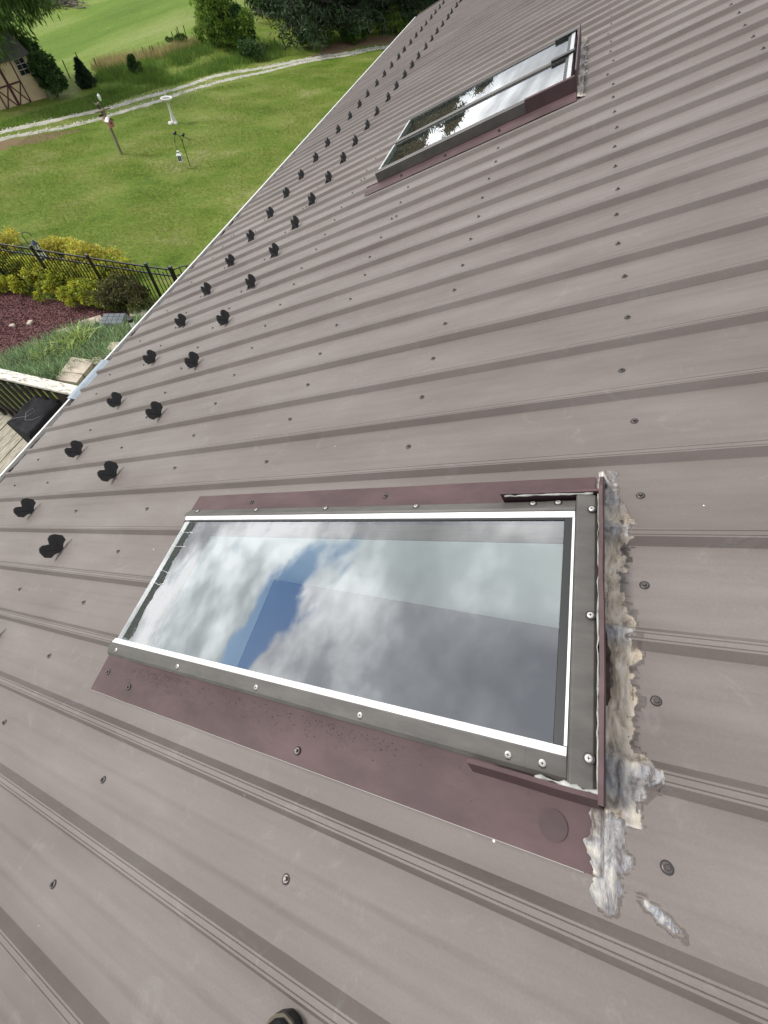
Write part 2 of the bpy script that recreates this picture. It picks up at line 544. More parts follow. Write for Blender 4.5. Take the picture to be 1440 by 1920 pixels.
def lawn_material():
    m = bpy.data.materials.new('lawn')
    m.use_nodes = True
    t = m.node_tree
    L = t.links
    p = t.nodes['Principled BSDF']
    tc = N(t, 'ShaderNodeTexCoord')
    o = tc.outputs['Object']

    def nz(sc, det=6, rough=0.6, mapping=None, dist=0.0):
        n = N(t, 'ShaderNodeTexNoise'); n.inputs['Scale'].default_value = sc; n.inputs['Detail'].default_value = det; n.inputs['Roughness'].default_value = rough; n.inputs['Distortion'].default_value = dist
        if mapping:
            mp = N(t, 'ShaderNodeMapping'); mp.inputs['Scale'].default_value = mapping[0]; mp.inputs['Rotation'].default_value = (0, 0, mapping[1])
            L.new(o, mp.inputs[0]); L.new(mp.outputs[0], n.inputs['Vector'])
        else:
            L.new(o, n.inputs['Vector'])
        return n
    a = nz(0.45, 8, 0.70)
    lawn = ramp(t, [(0.28, (0.078, 0.140, 0.011)), (0.43, (0.142, 0.212, 0.024)), (0.57, (0.200, 0.242, 0.048)), (0.72, (0.310, 0.310, 0.125))])
    L.new(a.outputs['Fac'], lawn.inputs[0])
    b = nz(0.16, 8, 0.68, ((1, 0.14, 1), R(-42)))
    field = ramp(t, [(0.36, (0.105, 0.190, 0.014)), (0.48, (0.150, 0.245, 0.024)), (0.54, (0.200, 0.280, 0.045)), (0.66, (0.270, 0.325, 0.090))])
    L.new(b.outputs['Fac'], field.inputs[0])
    at = N(t, 'ShaderNodeAttribute', attribute_name='field')
    mx = N(t, 'ShaderNodeMix', data_type='RGBA')
    L.new(at.outputs['Fac'], mx.inputs[0]); L.new(lawn.outputs[0], mx.inputs[6]); L.new(field.outputs[0], mx.inputs[7])
    # fine turf texture
    c = nz(7.5, 8, 0.75)
    rc = ramp(t, [(0.30, 0.58), (0.5, 1.0), (0.72, 1.45)])
    L.new(c.outputs['Fac'], rc.inputs[0])
    mu = N(t, 'ShaderNodeMix', data_type='RGBA', blend_type='MULTIPLY'); mu.inputs[0].default_value = 1
    L.new(mx.outputs[2], mu.inputs[6]); L.new(rc.outputs[0], mu.inputs[7])
    # bare soil and fallen needles
    at2 = N(t, 'ShaderNodeAttribute', attribute_name='soil')
    d = nz(1.6, 8, 0.7)
    ad = N(t, 'ShaderNodeMath', operation='ADD'); L.new(at2.outputs['Fac'], ad.inputs[0]); L.new(d.outputs['Fac'], ad.inputs[1])
    rs = ramp(t, [(0.78, 0.0), (1.0, 1.0)])
    L.new(ad.outputs[0], rs.inputs[0])
    ms = N(t, 'ShaderNodeMix', data_type='RGBA')
    ms.inputs[7].default_value = (0.25, 0.17, 0.10, 1)
    L.new(rs.outputs[0], ms.inputs[0]); L.new(mu.outputs[2], ms.inputs[6])
    L.new(ms.outputs[2], p.inputs['Base Color'])
    p.inputs['Roughness'].default_value = 0.85
    p.inputs['Specular IOR Level'].default_value = 0.15
    bp = N(t, 'ShaderNodeBump'); bp.inputs['Strength'].default_value = 1.0; bp.inputs['Distance'].default_value = 0.12
    L.new(c.outputs['Fac'], bp.inputs['Height']); L.new(bp.outputs[0], p.inputs['Normal'])
    return m


M_ROOF = roof_material()
M_GLASS = glass_material()
M_SEAL = sealant_material()
M_LAWN = lawn_material()
M_FLASH = mat('maroon_flashing', (0.086, 0.051, 0.053), spec=0.3, rough=0.6, var=0.26, scale=5, bump=0.03, bscale=160, stretch=(1, 2, 1))
M_FRAME = mat('grey_aluminium_frame', (0.094, 0.087, 0.079), rough=0.48, var=0.24, scale=9, bump=0.05, bscale=300, stretch=(1, 3, 1))
M_WHITE_STRIP = mat('bare_aluminium_trim', (0.70, 0.70, 0.69), rough=0.34, metal=0.0, var=0.14, scale=24)
M_CUT = mat('raw_cut_edge', (0.36, 0.33, 0.32), rough=0.5)
M_SCREW = mat('roof_screw_steel', (0.105, 0.092, 0.087), rough=0.4, metal=0.5, var=0.2, scale=200)
M_WASHER = mat('rubber_washer', (0.030, 0.028, 0.027), rough=0.7)
M_BRIGHT = mat('bright_screw', (0.50, 0.49, 0.46), rough=0.4, metal=0.4)
M_GUARD = mat('black_snow_guard', (0.022, 0.020, 0.020), rough=0.5, var=0.2, scale=40, bump=0.05, bscale=200)
M_GUTTER = mat('white_gutter', (0.78, 0.77, 0.74), rough=0.4, var=0.08, scale=6)
M_GALV = mat('galvanised_piece', (0.26, 0.30, 0.34), rough=0.42, metal=0.25, var=0.15, scale=12)
M_DEBRIS_SHADE = mat('leaf_debris_and_gap_shade', (0.06, 0.038, 0.028), rough=0.9, var=0.5, scale=30, bump=0.8, bscale=60)
M_SIDING = mat('cream_siding', (0.62, 0.59, 0.52), rough=0.6, var=0.06, scale=3)
M_DRYWALL = mat('white_drywall', (0.82, 0.83, 0.80), rough=0.8, var=0.04, scale=3)
M_WOOD_IN = mat('skylight_wood', (0.30, 0.20, 0.13), rough=0.55, var=0.25, scale=10, stretch=(1, 14, 14))
M_DARKIN = mat('interior_floor', (0.10, 0.075, 0.055), rough=0.6, var=0.2, scale=4)
M_DECK = mat('weathered_deck_wood', (0.42, 0.38, 0.29), rough=0.8, var=0.28, scale=7, bump=0.3, bscale=50, stretch=(6, 0.9, 6), dark=(0.20, 0.17, 0.125))
M_RAIL = mat('peeling_painted_rail', (0.74, 0.70, 0.60), rough=0.75, scale=16, bump=0.4, bscale=40, stretch=(0.8, 3.5, 3), dark=(0.16, 0.13, 0.11), var2=(0.80, 0.77, 0.69))
M_DARKWOOD = mat('dark_stained_wood', (0.030, 0.024, 0.021), rough=0.65, var=0.4, scale=9)
M_TARP = mat('black_cover_fabric', (0.014, 0.014, 0.016), spec=0.2, rough=0.8, var=0.35, scale=5, bump=0.25, bscale=300)
M_CORD = mat('grey_cord', (0.28, 0.27, 0.25), rough=0.8)
M_FENCE = mat('black_powder_coat', (0.012, 0.012, 0.013), rough=0.35)
M_MULCH = mat('red_mulch', (0.135, 0.056, 0.054), rough=0.9, var=0.45, scale=26, bump=0.9, bscale=34, island=0.0)
M_CHIP = mat('mulch_chip', (0.175, 0.074, 0.070), rough=0.9, island=0.55)
M_STONE = mat('tan_stone', (0.50, 0.43, 0.34), rough=0.85, var=0.28, scale=6, bump=0.6, bscale=22)
M_GRAVEL = mat('pale_gravel', (0.43, 0.41, 0.34), rough=0.9, var=0.22, scale=2.2, bump=0.9, bscale=12, dark=(0.20, 0.21, 0.11))
M_GRAVELSTONE = mat('limestone_piece', (0.56, 0.54, 0.47), rough=0.9, island=0.3)
M_BLADE = mat('grass_blade', (0.165, 0.235, 0.032), rough=0.7, spec=0.2, island=0.40, trans=0.25, var=0.28, scale=0.25)
M_TALL = mat('tall_grass', (0.135, 0.225, 0.040), rough=0.7, spec=0.2, island=0.45, trans=0.25, var=0.35, scale=0.35)
M_DRY = mat('dry_grass', (0.40, 0.33, 0.16), rough=0.8, spec=0.2, island=0.4, trans=0.2, var=0.25, scale=0.4)
M_COVER = mat('ground_cover_leaf', (0.27, 0.37, 0.18), rough=0.65, island=0.75, trans=0.25, var=0.3, scale=1.4)
M_LILY = mat('daylily_leaf', (0.34, 0.43, 0.11), rough=0.55, island=0.45, trans=0.3, var=0.3, scale=2)
M_SHRUB_Y = mat('golden_shrub_leaf', (0.42, 0.43, 0.045), rough=0.6, island=0.5, trans=0.3, var=0.42, scale=2.6, dark=(0.16, 0.24, 0.03))
M_SHRUB_YB = mat('yellow_shrub_leaf', (0.52, 0.48, 0.075), rough=0.6, island=0.5, trans=0.3, var=0.35, scale=2.6)
M_SHRUB_D = mat('dark_shrub_leaf', (0.12, 0.13, 0.035), rough=0.6, island=0.55, trans=0.2, var=0.45, scale=2.4, dark=(0.09, 0.055, 0.035))
M_LEAF = mat('deciduous_leaf', (0.085, 0.165, 0.026), rough=0.6, island=0.5, trans=0.3, var=0.45, scale=0.6)
M_LEAF_B = mat('bright_leaf', (0.20, 0.31, 0.045), rough=0.6, island=0.45, trans=0.35, var=0.4, scale=0.6)
M_VINE = mat('vine_leaf', (0.055, 0.115, 0.025), rough=0.55, island=0.55, trans=0.2, var=0.4, scale=1.2)
M_NEEDLE = mat('pine_needles', (0.026, 0.050, 0.016), rough=0.7, island=0.5, trans=0.1, var=0.45, scale=0.7)
M_SPRUCE = mat('spruce_needles', (0.020, 0.045, 0.016), rough=0.7, island=0.5, trans=0.08, var=0.3, scale=2)
M_BARK = mat('bark', (0.060, 0.045, 0.035), rough=0.95, var=0.4, scale=9, bump=0.8, bscale=24, stretch=(1, 1, 0.25))
M_SHED = mat('tan_shed_siding', (0.60, 0.47, 0.29), rough=0.75, var=0.10, scale=2.2, bump=0.1, bscale=30)
M_SHEDTRIM = mat('maroon_trim', (0.085, 0.022, 0.028), rough=0.6, var=0.2, scale=5)
M_SHEDROOF = mat('shed_shingles', (0.10, 0.095, 0.09), rough=0.9, var=0.3, scale=8, bump=0.5, bscale=20)
M_WINTRIM = mat('grey_window_trim', (0.40, 0.37, 0.31), rough=0.6, var=0.1, scale=9)
M_PANE = mat('dark_window_pane', (0.015, 0.018, 0.02), rough=0.08, spec=0.6)
M_WHITE = mat('white_paint', (0.80, 0.80, 0.77), rough=0.5, var=0.05, scale=10)
M_CONCRETE = mat('pale_concrete', (0.66, 0.65, 0.60), rough=0.85, var=0.14, scale=9, bump=0.3, bscale=50)
M_WATER = mat('birdbath_water', (0.07, 0.045, 0.04), rough=0.06, spec=0.5)
M_POSTWOOD = mat('grey_post_wood', (0.20, 0.165, 0.115), rough=0.85, var=0.3, scale=14, stretch=(4, 4, 0.5))
M_BIRDRED = mat('faded_red_wood', (0.36, 0.155, 0.12), rough=0.75, var=0.2, scale=20)
M_BIRDTAN = mat('tan_wood', (0.48, 0.33, 0.20), rough=0.75, var=0.2, scale=20)
M_GREYBOX = mat('grey_plastic_lid', (0.135, 0.150, 0.165), rough=0.6, var=0.12, scale=14)
M_BLACKPL = mat('black_plastic', (0.014, 0.014, 0.015), rough=0.5)
M_BLUE = mat('navy_plastic', (0.03, 0.045, 0.09), rough=0.5)
M_STEEL = mat('steel_stake', (0.040, 0.038, 0.034), rough=0.7)
M_BRUSH = mat('weathered_wood', (0.26, 0.21, 0.19), rough=0.9, island=0.5)
M_SHOE = mat('black_boot_leather', (0.012, 0.012, 0.014), spec=0.15, rough=0.8, var=0.4, scale=30, bump=0.15, bscale=200)
M_WELT = mat('tan_boot_welt', (0.085, 0.073, 0.050), rough=0.7)

# ------------------------------------------------------------------ terrain
_w = np.array([-400, -20, 4, 8, 11, 14, 21, 30, 39, 55, 80, 150, 1500.])
_z = np.array([-5.3, -5.35, -5.45, -5.62, -6.02, -6.42, -6.98, -7.65, -8.35, -9.05, -9.5, -9.9, -10.5])
_ws = np.linspace(-60, 160, 881)
_zs = np.interp(_ws, _w, _z)
_k = np.exp(-0.5 * (np.arange(-24, 25) * 0.25 / 1.6) ** 2); _k /= _k.sum()
_zs = np.convolve(np.pad(_zs, 24, mode='edge'), _k, 'valid')


def gz(x, y):
    x = np.asarray(x, float); y = np.asarray(y, float)
    w = (-x + y) * 0.70711
    z = np.where(w > 158, np.interp(w, _w, _z), np.interp(w, _ws, _zs))
    z = z + 0.06 * np.sin(x * 0.31 + 1.0) * np.sin(y * 0.27) + 0.03 * np.sin(x * 0.9 + y * 0.6)
    return z


def ray(px, py):
    return CW @ np.array([(px - 720) / FPX, (py - 960) / FPX, 1.0])


def at(px, py, dz=0.0):
    """where the photograph's pixel meets the ground"""
    d = ray(px, py)
    t0 = 1.0
    t = 1.0
    while t < 900:
        q = CAM + d * t
        if q[2] < gz(q[0], q[1]) + dz:
            break
        t0 = t; t *= 1.02
    for _ in range(30):
        tm = 0.5 * (t0 + t); q = CAM + d * tm
        if q[2] < gz(q[0], q[1]) + dz:
            t = tm
        else:
            t0 = tm
    q = CAM + d * t
    return Vector((q[0], q[1], float(gz(q[0], q[1]))))


def on_z(px, py, z):
    d = ray(px, py); t = (z - CAM[2]) / d[2]
    return Vector(CAM + d * t)


def height_of(base, px, py):
    """height above a ground point at which a vertical through it meets the pixel's ray"""
    d = ray(px, py); g = np.array(base)
    t = ((g - CAM)[:2] @ d[:2]) / (d[:2] @ d[:2])
    return float((CAM + d * t)[2] - g[2])


def inside(poly, x, y):
    c = np.zeros(np.shape(x), bool)
    n = len(poly)
    for i in range(n):
        x1, y1 = poly[i][0], poly[i][1]; x2, y2 = poly[(i + 1) % n][0], poly[(i + 1) % n][1]
        hit = ((y1 > y) != (y2 > y)) & (x < (x2 - x1) * (y - y1) / (y2 - y1 + 1e-12) + x1)
        c ^= hit
    return c


def gpoly(pix):
    return [at(px, py) for px, py in pix]


def seg_dist(pl, x, y):
    """distance to a polyline and the signed side"""
    best = np.full(np.shape(x), 1e9); side = np.zeros(np.shape(x))
    for a, b in zip(pl[:-1], pl[1:]):
        ax, ay, bx, by = a[0], a[1], b[0], b[1]
        L2 = (bx - ax) ** 2 + (by - ay) ** 2
        t = np.clip(((x - ax) * (bx - ax) + (y - ay) * (by - ay)) / L2, 0, 1)
        dd = np.hypot(x - ax - t * (bx - ax), y - ay - t * (by - ay))
        s = np.sign((bx - ax) * (y - ay) - (by - ay) * (x - ax))
        m = dd < best
        best = np.where(m, dd, best); side = np.where(m, s, side)
    return best, side


FAR_TRACK = [(-140, 282), (-60, 262), (0, 248), (67, 233), (133, 218), (183, 208), (217, 200), (267, 184), (333, 166), (400, 144), (462, 132), (539, 118), (615, 104), (660, 98), (735, 86)]
NEAR_TRACK = [(-140, 296), (-60, 275), (0, 261), (67, 248), (133, 236), (183, 223), (217, 213), (267, 199), (333, 177), (400, 157), (462, 142), (539, 124), (615, 109), (660, 102), (735, 89)]
far_track = gpoly(FAR_TRACK)
near_track = gpoly(NEAR_TRACK)
field_edge = gpoly([(-80, 190), (60, 160), (130, 140), (185, 128), (270, 108), (375, 82), (430, 55), (520, 20)])
needle_poly = gpoly([(590, 108), (660, 88), (740, 80), (800, 72), (800, 60), (700, 70), (620, 86)])
soil_poly = gpoly([(-60, 276), (0, 264), (90, 250), (150, 243), (100, 262), (30, 274), (-60, 292)])


def build_ground():
    def axis(lo, hi, c0, c1, fine):
        a = list(np.arange(c0, c1 + 1e-6, fine))
        st = fine; v = c1
        while v < hi:
            st *= 1.16; v += st; a.append(v)
        st = fine; v = c0
        while v > lo:
            st *= 1.16; v -= st; a.insert(0, v)
        return np.array(a)
    xs = axis(-1200, 1200, -50, 0, 0.5)
    ys = axis(-1200, 1200, -4, 62, 0.5)
    X, Y = np.meshgrid(xs, ys)
    Z = gz(X, Y)
    nx, ny = len(xs), len(ys)
    V = np.stack([X, Y, Z], -1).reshape(-1, 3)
    i = np.arange(ny - 1)[:, None] * nx + np.arange(nx - 1)[None, :]
    F = np.stack([i, i + 1, i + nx + 1, i + nx], -1).reshape(-1, 4)
    o = np_mesh('lawn', V, F, M_LAWN, smooth=True)
    o['kind'] = 'structure'
    dist, side = seg_dist(field_edge, V[:, 0], V[:, 1])
    fld = np.clip(0.5 + side * dist / 2.5, 0, 1)
    o.data.attributes.new('field', 'FLOAT', 'POINT').data.foreach_set('value', fld.astype(np.float32))
    dn, sn = seg_dist(needle_poly + needle_poly[:1], V[:, 0], V[:, 1])
    ins = inside(needle_poly, V[:, 0], V[:, 1])
    d2, s2 = seg_dist(soil_poly + soil_poly[:1], V[:, 0], V[:, 1])
    ins2 = inside(soil_poly, V[:, 0], V[:, 1])
    soil = np.maximum(np.where(ins, 0.75, np.clip(0.55 - dn * 0.5, 0, 1)), np.where(ins2, 0.52, np.clip(0.35 - d2 * 0.5, 0, 1)))
    o.data.attributes.new('soil', 'FLOAT', 'POINT').data.foreach_set('value', soil.astype(np.float32))
    return o


ground = build_ground()


def resample(pl, step):
    out = [Vector(pl[0])]
    for a, b in zip(pl[:-1], pl[1:]):
        a, b = Vector(a), Vector(b)
        n = max(1, int((b - a).length / step))
        out += [a.lerp(b, (k + 1) / n) for k in range(n)]
    return out


def build_driveway():
    mb = MB()
    for tr, wd, seed in ((far_track, 0.33, 3.1), (near_track, 0.27, 9.7)):
        pts = resample(tr, 0.22)
        n = len(pts)
        vs, fs = [], []
        for i, p_ in enumerate(pts):
            d = (pts[min(i + 3, n - 1)] - pts[max(i - 3, 0)]); d.z = 0; d.normalize()
            nrm = Vector((-d.y, d.x, 0))
            fade = min(1.0, max(0.12, (n - i) / (n * 0.13)))
            a = wd * fade * (1 + 0.55 * noise.noise(Vector((i * 0.37, seed, 0))))
            b = wd * fade * (1 + 0.55 * noise.noise(Vector((i * 0.37, seed + 5, 0))))
            c = p_ + nrm * 0.16 * noise.noise(Vector((i * 0.09, seed + 9, 0)))
            for k, off in enumerate((-b, -b * 0.4, a * 0.4, a)):
                q = c + nrm * off
                z = float(gz(q.x, q.y)) + (0.028 if k in (1, 2) else -0.004)
                vs.append((q.x, q.y, z))
        for i in range(n - 1):
            for k in range(3):
                fs.append((4 * i + k, 4 * i + k + 1, 4 * i + k + 5, 4 * i + k + 4))
        mb.add(vs, fs)
    o = mb.build('driveway', M_GRAVEL)
    o['kind'] = 'structure'
    # loose limestone pieces on and beside the tracks
    V, F = [], []
    for tr in (far_track, near_track):
        pts = resample(tr, 0.05)
        for p_ in pts:
            for _ in range(2):
                q = p_ + Vector((random.gauss(0, 0.19), random.gauss(0, 0.19), 0))
                s = random.uniform(0.015, 0.05)
                z = float(gz(q.x, q.y)) + 0.02
                b = len(V)
                a0 = random.uniform(0, 6.28)
                for k in range(3):
                    V.append((q.x + s * math.cos(a0 + k * 2.1), q.y + s * math.sin(a0 + k * 2.1), z))
                V.append((q.x, q.y, z + s * 0.9))
                F += [(b, b + 1, b + 3), (b + 1, b + 2, b + 3), (b + 2, b, b + 3)]
    g = np_mesh('gravel', V, F, M_GRAVELSTONE)
    tag(g, 'loose pale limestone gravel strewn along the two wheel tracks', 'gravel', kind='stuff')


build_driveway()

# ------------------------------------------------------------------ house and its steel roof
S = 0.2286                          # rib spacing
V_EAVE, V_RIDGE = -3.93, 3.6
K0, K1 = -16, 64
H = 0.0212
RIB = [(0, 0), (0.013, H), (0.0165, H), (0.0176, H - 0.0016), (0.0187, H), (0.0273, H), (0.0284, H - 0.0016), (0.0295, H), (0.033, H), (0.046, 0)]
PAN = [(c + 0.016 * k / 4, 0.0019 * math.cos(k / 4 * math.pi / 2) ** 2) for c in (0.1010, 0.1690) for k in range(-4, 5)]
PROF = RIB + PAN


def rz(u):
    """height of the sheet above the pan"""
    f = u - math.floor(u / S) * S
    pr = PROF + [(S, 0)]
    for (a, za), (b, zb) in zip(pr[:-1], pr[1:]):
        if a <= f <= b:
            return za + (zb - za) * (f - a) / max(1e-9, b - a)
    return 0.0


def panel_mesh(name, k, holes=()):
    """one sheet of four ribs; local axes: x up-slope, y along the eave (from rib k), z normal"""
    us = []
    for j in range(4):
        us += [(j * S + a, z) for a, z in PROF]
    us.append((4 * S, 0.0))
    u_off = k * S
    cuts = [(a - u_off, b - u_off, v0, v1) for a, b, v0, v1 in holes]
    for a, b, _, _ in cuts:
        for c in (a, b):
            if 0 < c < 4 * S:
                us.append((c, rz(c + u_off)))
    us.sort()
    vv = {V_EAVE, V_RIDGE}
    for _, _, v0, v1 in cuts:
        vv |= {v0, v1}
    step = 0.6
    v = V_EAVE
    while v < V_RIDGE:
        vv.add(v); v += step
    vv = sorted(vv)
    verts = [(v, u, z) for v in vv for u, z in us]
    n = len(us)
    faces = []
    for i in range(len(vv) - 1):
        vm = 0.5 * (vv[i] + vv[i + 1])
        for j in range(n - 1):
            um = 0.5 * (us[j][0] + us[j + 1][0])
            if any(a < um < b and v0 < vm < v1 for a, b, v0, v1 in cuts):
                continue
            if us[j + 1][0] - us[j][0] < 1e-7:
                continue
            faces.append((i * n + j, (i + 1) * n + j, (i + 1) * n + j + 1, i * n + j + 1))
    # turned-down lap edge along the first rib (the next sheet laps over this one)
    me = bpy.data.meshes.new(name)
    me.from_pydata(verts, [], faces)
    me.materials.append(M_ROOF)
    for p_ in me.polygons:                      # the shallow swages are rounded, the ribs are sharp
        zs = [me.vertices[i].co for i in p_.vertices]
        f = (sum(c.y for c in zs) / len(zs)) % S
        p_.use_smooth = any(c - 0.016 < f < c + 0.016 for c in (0.1010, 0.1690))
    me.update()
    return me


SK1 = dict(v0=-1.412, v1=-0.020, u0=-0.482, u1=0.073)
SK2 = dict(v0=-1.560, v1=-0.150, u0=3.200, u1=4.330)
HOLES = [(s['u0'] + 0.03, s['u1'] - 0.03, s['v0'] + 0.03, s['v1'] - 0.03) for s in (SK1, SK2)]


def rp(v, u, n=0.0):
    return Vector((v * CT - n * ST, u, v * ST + n * CT))


house = empty('house', (-3.2, 5.0, -5.6), label='house with a brown ribbed steel roof and white gutter', cat='house')
HB = Vector((3.2, -5.0, 5.6))        # house base -> world origin


def hpart(o):
    """world-space part of the house"""
    o.parent = house
    o.location = Vector(o.location) + HB
    return o


ROT_ROOF = (0, -TH, 0)
plain = panel_mesh('roof_panel', 0)
panels = []
for i, k in enumerate(range(K0, K1, 4)):
    hs = [h for h in HOLES if h[1] > k * S and h[0] < (k + 4) * S]
    me = panel_mesh('roof_panel', k, hs) if hs else plain
    o = link('roof_panel', me)
    o.rotation_euler = ROT_ROOF
    # each sheet laps 1 mm over the one before it
    o.location = rp(0, k * S, 0.0006 * (i % 2))
    hpart(o)
    panels.append((k, o))
# the slope behind the ridge
xr, zr = V_RIDGE * CT, V_RIDGE * ST
for k in range(K0, K1, 4):
    o = link('rear_roof_panel', plain)
    o.rotation_euler = (0, -TH, math.pi)
    loc = Vector((2 * xr, (k + 4) * S, 0))
    o.location = loc
    hpart(o)
# ridge cap
rc = MB()
Y0, Y1 = K0 * S, K1 * S
rc.prism([(xr - 0.16, zr - 0.16 * math.tan(TH) + 0.03), (xr, zr + 0.045), (xr + 0.16, zr - 0.16 * math.tan(TH) + 0.03), (xr, zr + 0.03)], 'y', Y0, Y1 + 0.02)
hpart(rc.build('ridge_cap', M_ROOF))
# rake trims
for y in (Y0 - 0.012, Y1 + 0.012):
    for sx in (1, -1):
        q = MB()
        a = rp(V_EAVE - 0.01, 0, -0.14); b = rp(V_RIDGE, 0, -0.14); c = rp(V_RIDGE, 0, 0.028); d = rp(V_EAVE - 0.01, 0, 0.028)
        pr = [((p_.x if sx > 0 else 2 * xr - p_.x), p_.z) for p_ in (a, b, c, d)]
        q.prism(pr, 'y', y - 0.011, y + 0.011)
        hpart(q.build('rake_trim', M_ROOF))
# walls
xw0 = rp(V_EAVE + 0.42, 0).x; xw1 = 2 * xr - xw0
zt = rp(V_EAVE + 0.42, 0, -0.12).z
ZB = -6.6
yw0, yw1 = Y0 + 0.25, Y1 - 0.25
for nm, lo, hi in (('eave_wall', (xw0, yw0, ZB), (xw0 + 0.15, yw1, zt)), ('eave_wall', (xw1 - 0.15, yw0, ZB), (xw1, yw1, zt))):
    hpart(MB().box(lo, hi).build(nm, M_SIDING))
for y in (yw0, yw1 - 0.15):
    g = MB()
    g.prism([(xw0 + 0.151, ZB), (xw1 - 0.151, ZB), (xw1 - 0.151, zt), (xr, zr - 0.16), (xw0 + 0.151, zt)], 'y', y, y + 0.15)
    hpart(g.build('gable_wall', M_SIDING))
hpart(MB().box((xw0 + 0.16, yw0 + 0.16, -4.05), (xw1 - 0.16, yw1 - 0.16, -3.95)).build('room_floor', M_DARKIN))
e0 = rp(V_EAVE + 0.03, 0, -0.02)
hpart(MB().box((e0.x, Y0, e0.z - 0.17), (e0.x + 0.025, Y1, e0.z - 0.006)).build('fascia', M_WHITE))
hpart(MB().box((e0.x + 0.026, Y0, e0.z - 0.165), (xw0 - 0.002, Y1, e0.z - 0.15)).build('soffit', M_WHITE))
# gutter: open K-shaped trough with rolled outer lip
gt = MB()
gx, gzv = e0.x - 0.001, e0.z - 0.022
prof = [(gx, gzv), (gx, gzv - 0.11), (gx - 0.075, gzv - 0.11), (gx - 0.115, gzv - 0.05), (gx - 0.118, gzv + 0.006), (gx - 0.104, gzv + 0.006), (gx - 0.104, gzv - 0.004), (gx - 0.112, gzv - 0.006), (gx - 0.110, gzv - 0.048), (gx - 0.072, gzv - 0.104), (gx - 0.005, gzv - 0.104), (gx - 0.005, gzv)]
gt.prism(prof, 'y', Y0, Y1)
hpart(gt.build('gutter', M_GUTTER))
db = MB()
ny = 240
vs, fs = [], []
for i in range(ny + 1):
    y = Y0 + (Y1 - Y0) * i / ny
    for j in range(4):
        x = gx - 0.006 - j * 0.033
        vs.append((x, y, gzv - 0.045 + 0.03 * noise.noise(Vector((x * 20, y * 6, 3.3))) + 0.02 * random.random()))
for i in range(ny):
    for j in range(3):
        fs.append((4 * i + j, 4 * i + j + 1, 4 * i + j + 5, 4 * i + j + 4))
db.add(vs, fs)
hpart(db.build('leaf_litter', M_DEBRIS_SHADE))
# grey patch piece lapped over the gutter near the deck
gp = MB()
ys_ = 1.30; ye_ = 1.80
pp = [(gx - 0.135, gzv + 0.008), (gx - 0.10, gzv + 0.015), (gx - 0.05, gzv + 0.012), (gx - 0.045, gzv + 0.020), (gx - 0.004, gzv + 0.018), (gx - 0.004, gzv + 0.014), (gx - 0.10, gzv + 0.008), (gx - 0.132, gzv - 0.03), (gx - 0.137, gzv - 0.03)]
gp.prism(pp, 'y', ys_, ye_)
hpart(gp.build('gutter_patch', M_GALV))

# screws through the pans: one per pan on every purlin row
sc = MB()
sc.lathe([(0.0001, 0.0), (0.0092, 0.0), (0.0092, 0.0010), (0.0084, 0.0016), (0.0001, 0.0016)], 16)
washer_me = sc.build('screw', M_WASHER).data
bpy.data.objects.remove(bpy.data.objects['screw'])
hd = MB()
hd.lathe([(0.0001, 0.0017), (0.0076, 0.0017), (0.0070, 0.0026), (0.0060, 0.0030), (0.0001, 0.0030)], 18)
hd.lathe([(0.0001, 0.0031), (0.0042, 0.0031), (0.0040, 0.0072), (0.0032, 0.0080), (0.0001, 0.0080)], 6)
head_me = hd.build('screw_head', M_SCREW).data
bpy.data.objects.remove(bpy.data.objects['screw_head'])
both = bpy.data.meshes.new('screw')
wv = [tuple(v.co) for v in washer_me.vertices]; hv = [tuple(v.co) for v in head_me.vertices]
both.from_pydata(wv + hv, [], [tuple(p_.vertices) for p_ in washer_me.polygons] + [tuple(i + len(wv) for i in p_.vertices) for p_ in head_me.polygons])
both.materials.append(M_WASHER); both.materials.append(M_SCREW)
for i, p_ in enumerate(both.polygons):
    p_.material_index = 0 if i < len(washer_me.polygons) else 1
ROWS = [0.640, 0.042, -0.595, -1.232, -1.868, -2.505, -3.14, -3.62]
SKB = [(s['u0'] - 0.12, s['u1'] + 0.13, s['v0'] - 0.12, s['v1'] + 0.045) for s in (SK1, SK2)]
spots = []
for k in range(K0, K1):
    for v in ROWS:
        u = (k + 0.606) * S + random.gauss(0, 0.006)
        vv = v + random.gauss(0, 0.012)
        if v == 0.042 and -0.66 < u < 0.25:
            vv = 0.062 + random.gauss(0, 0.006)
        if any(a < u < b and c < vv < d for a, b, c, d in SKB):
            continue
        if v < -3 and random.random() < 0.25:
            continue
        p_ = np.array(rp(vv, u)) - CAM
        q = CW.T @ p_
        if q[2] < 0.05:
            continue
        px, py = 720 + FPX * q[0] / q[2], 960 + FPX * q[1] / q[2]
        if -40 < px < 1480 and -40 < py < 1960:
            spots.append((q[2], vv, u, k))
        if random.random() < 0.02 and v < 0:
            spots.append((q[2], vv + 0.03, u + 0.012, k))
spots.sort()
for _, vv, u, k in spots[:280]:
    po = panels[(k - K0) // 4][1]; pk = panels[(k - K0) // 4][0]
    o = link('screw', both, po)
    o.location = (vv, u - pk * S, 0.0)
    o.rotation_euler = (random.gauss(0, 0.06), random.gauss(0, 0.06), random.uniform(0, 1))
rest = MB()
fc = [tuple(p_.vertices) for p_ in both.polygons]
for _, vv, u, k in spots[280:]:
    rest.add([rp(vv + v.co.x, u + v.co.y, v.co.z) for v in both.vertices], fc)
o = hpart(rest.build('far_screws', M_WASHER))
o['kind'] = 'stuff'

# ------------------------------------------------------------------ skylights


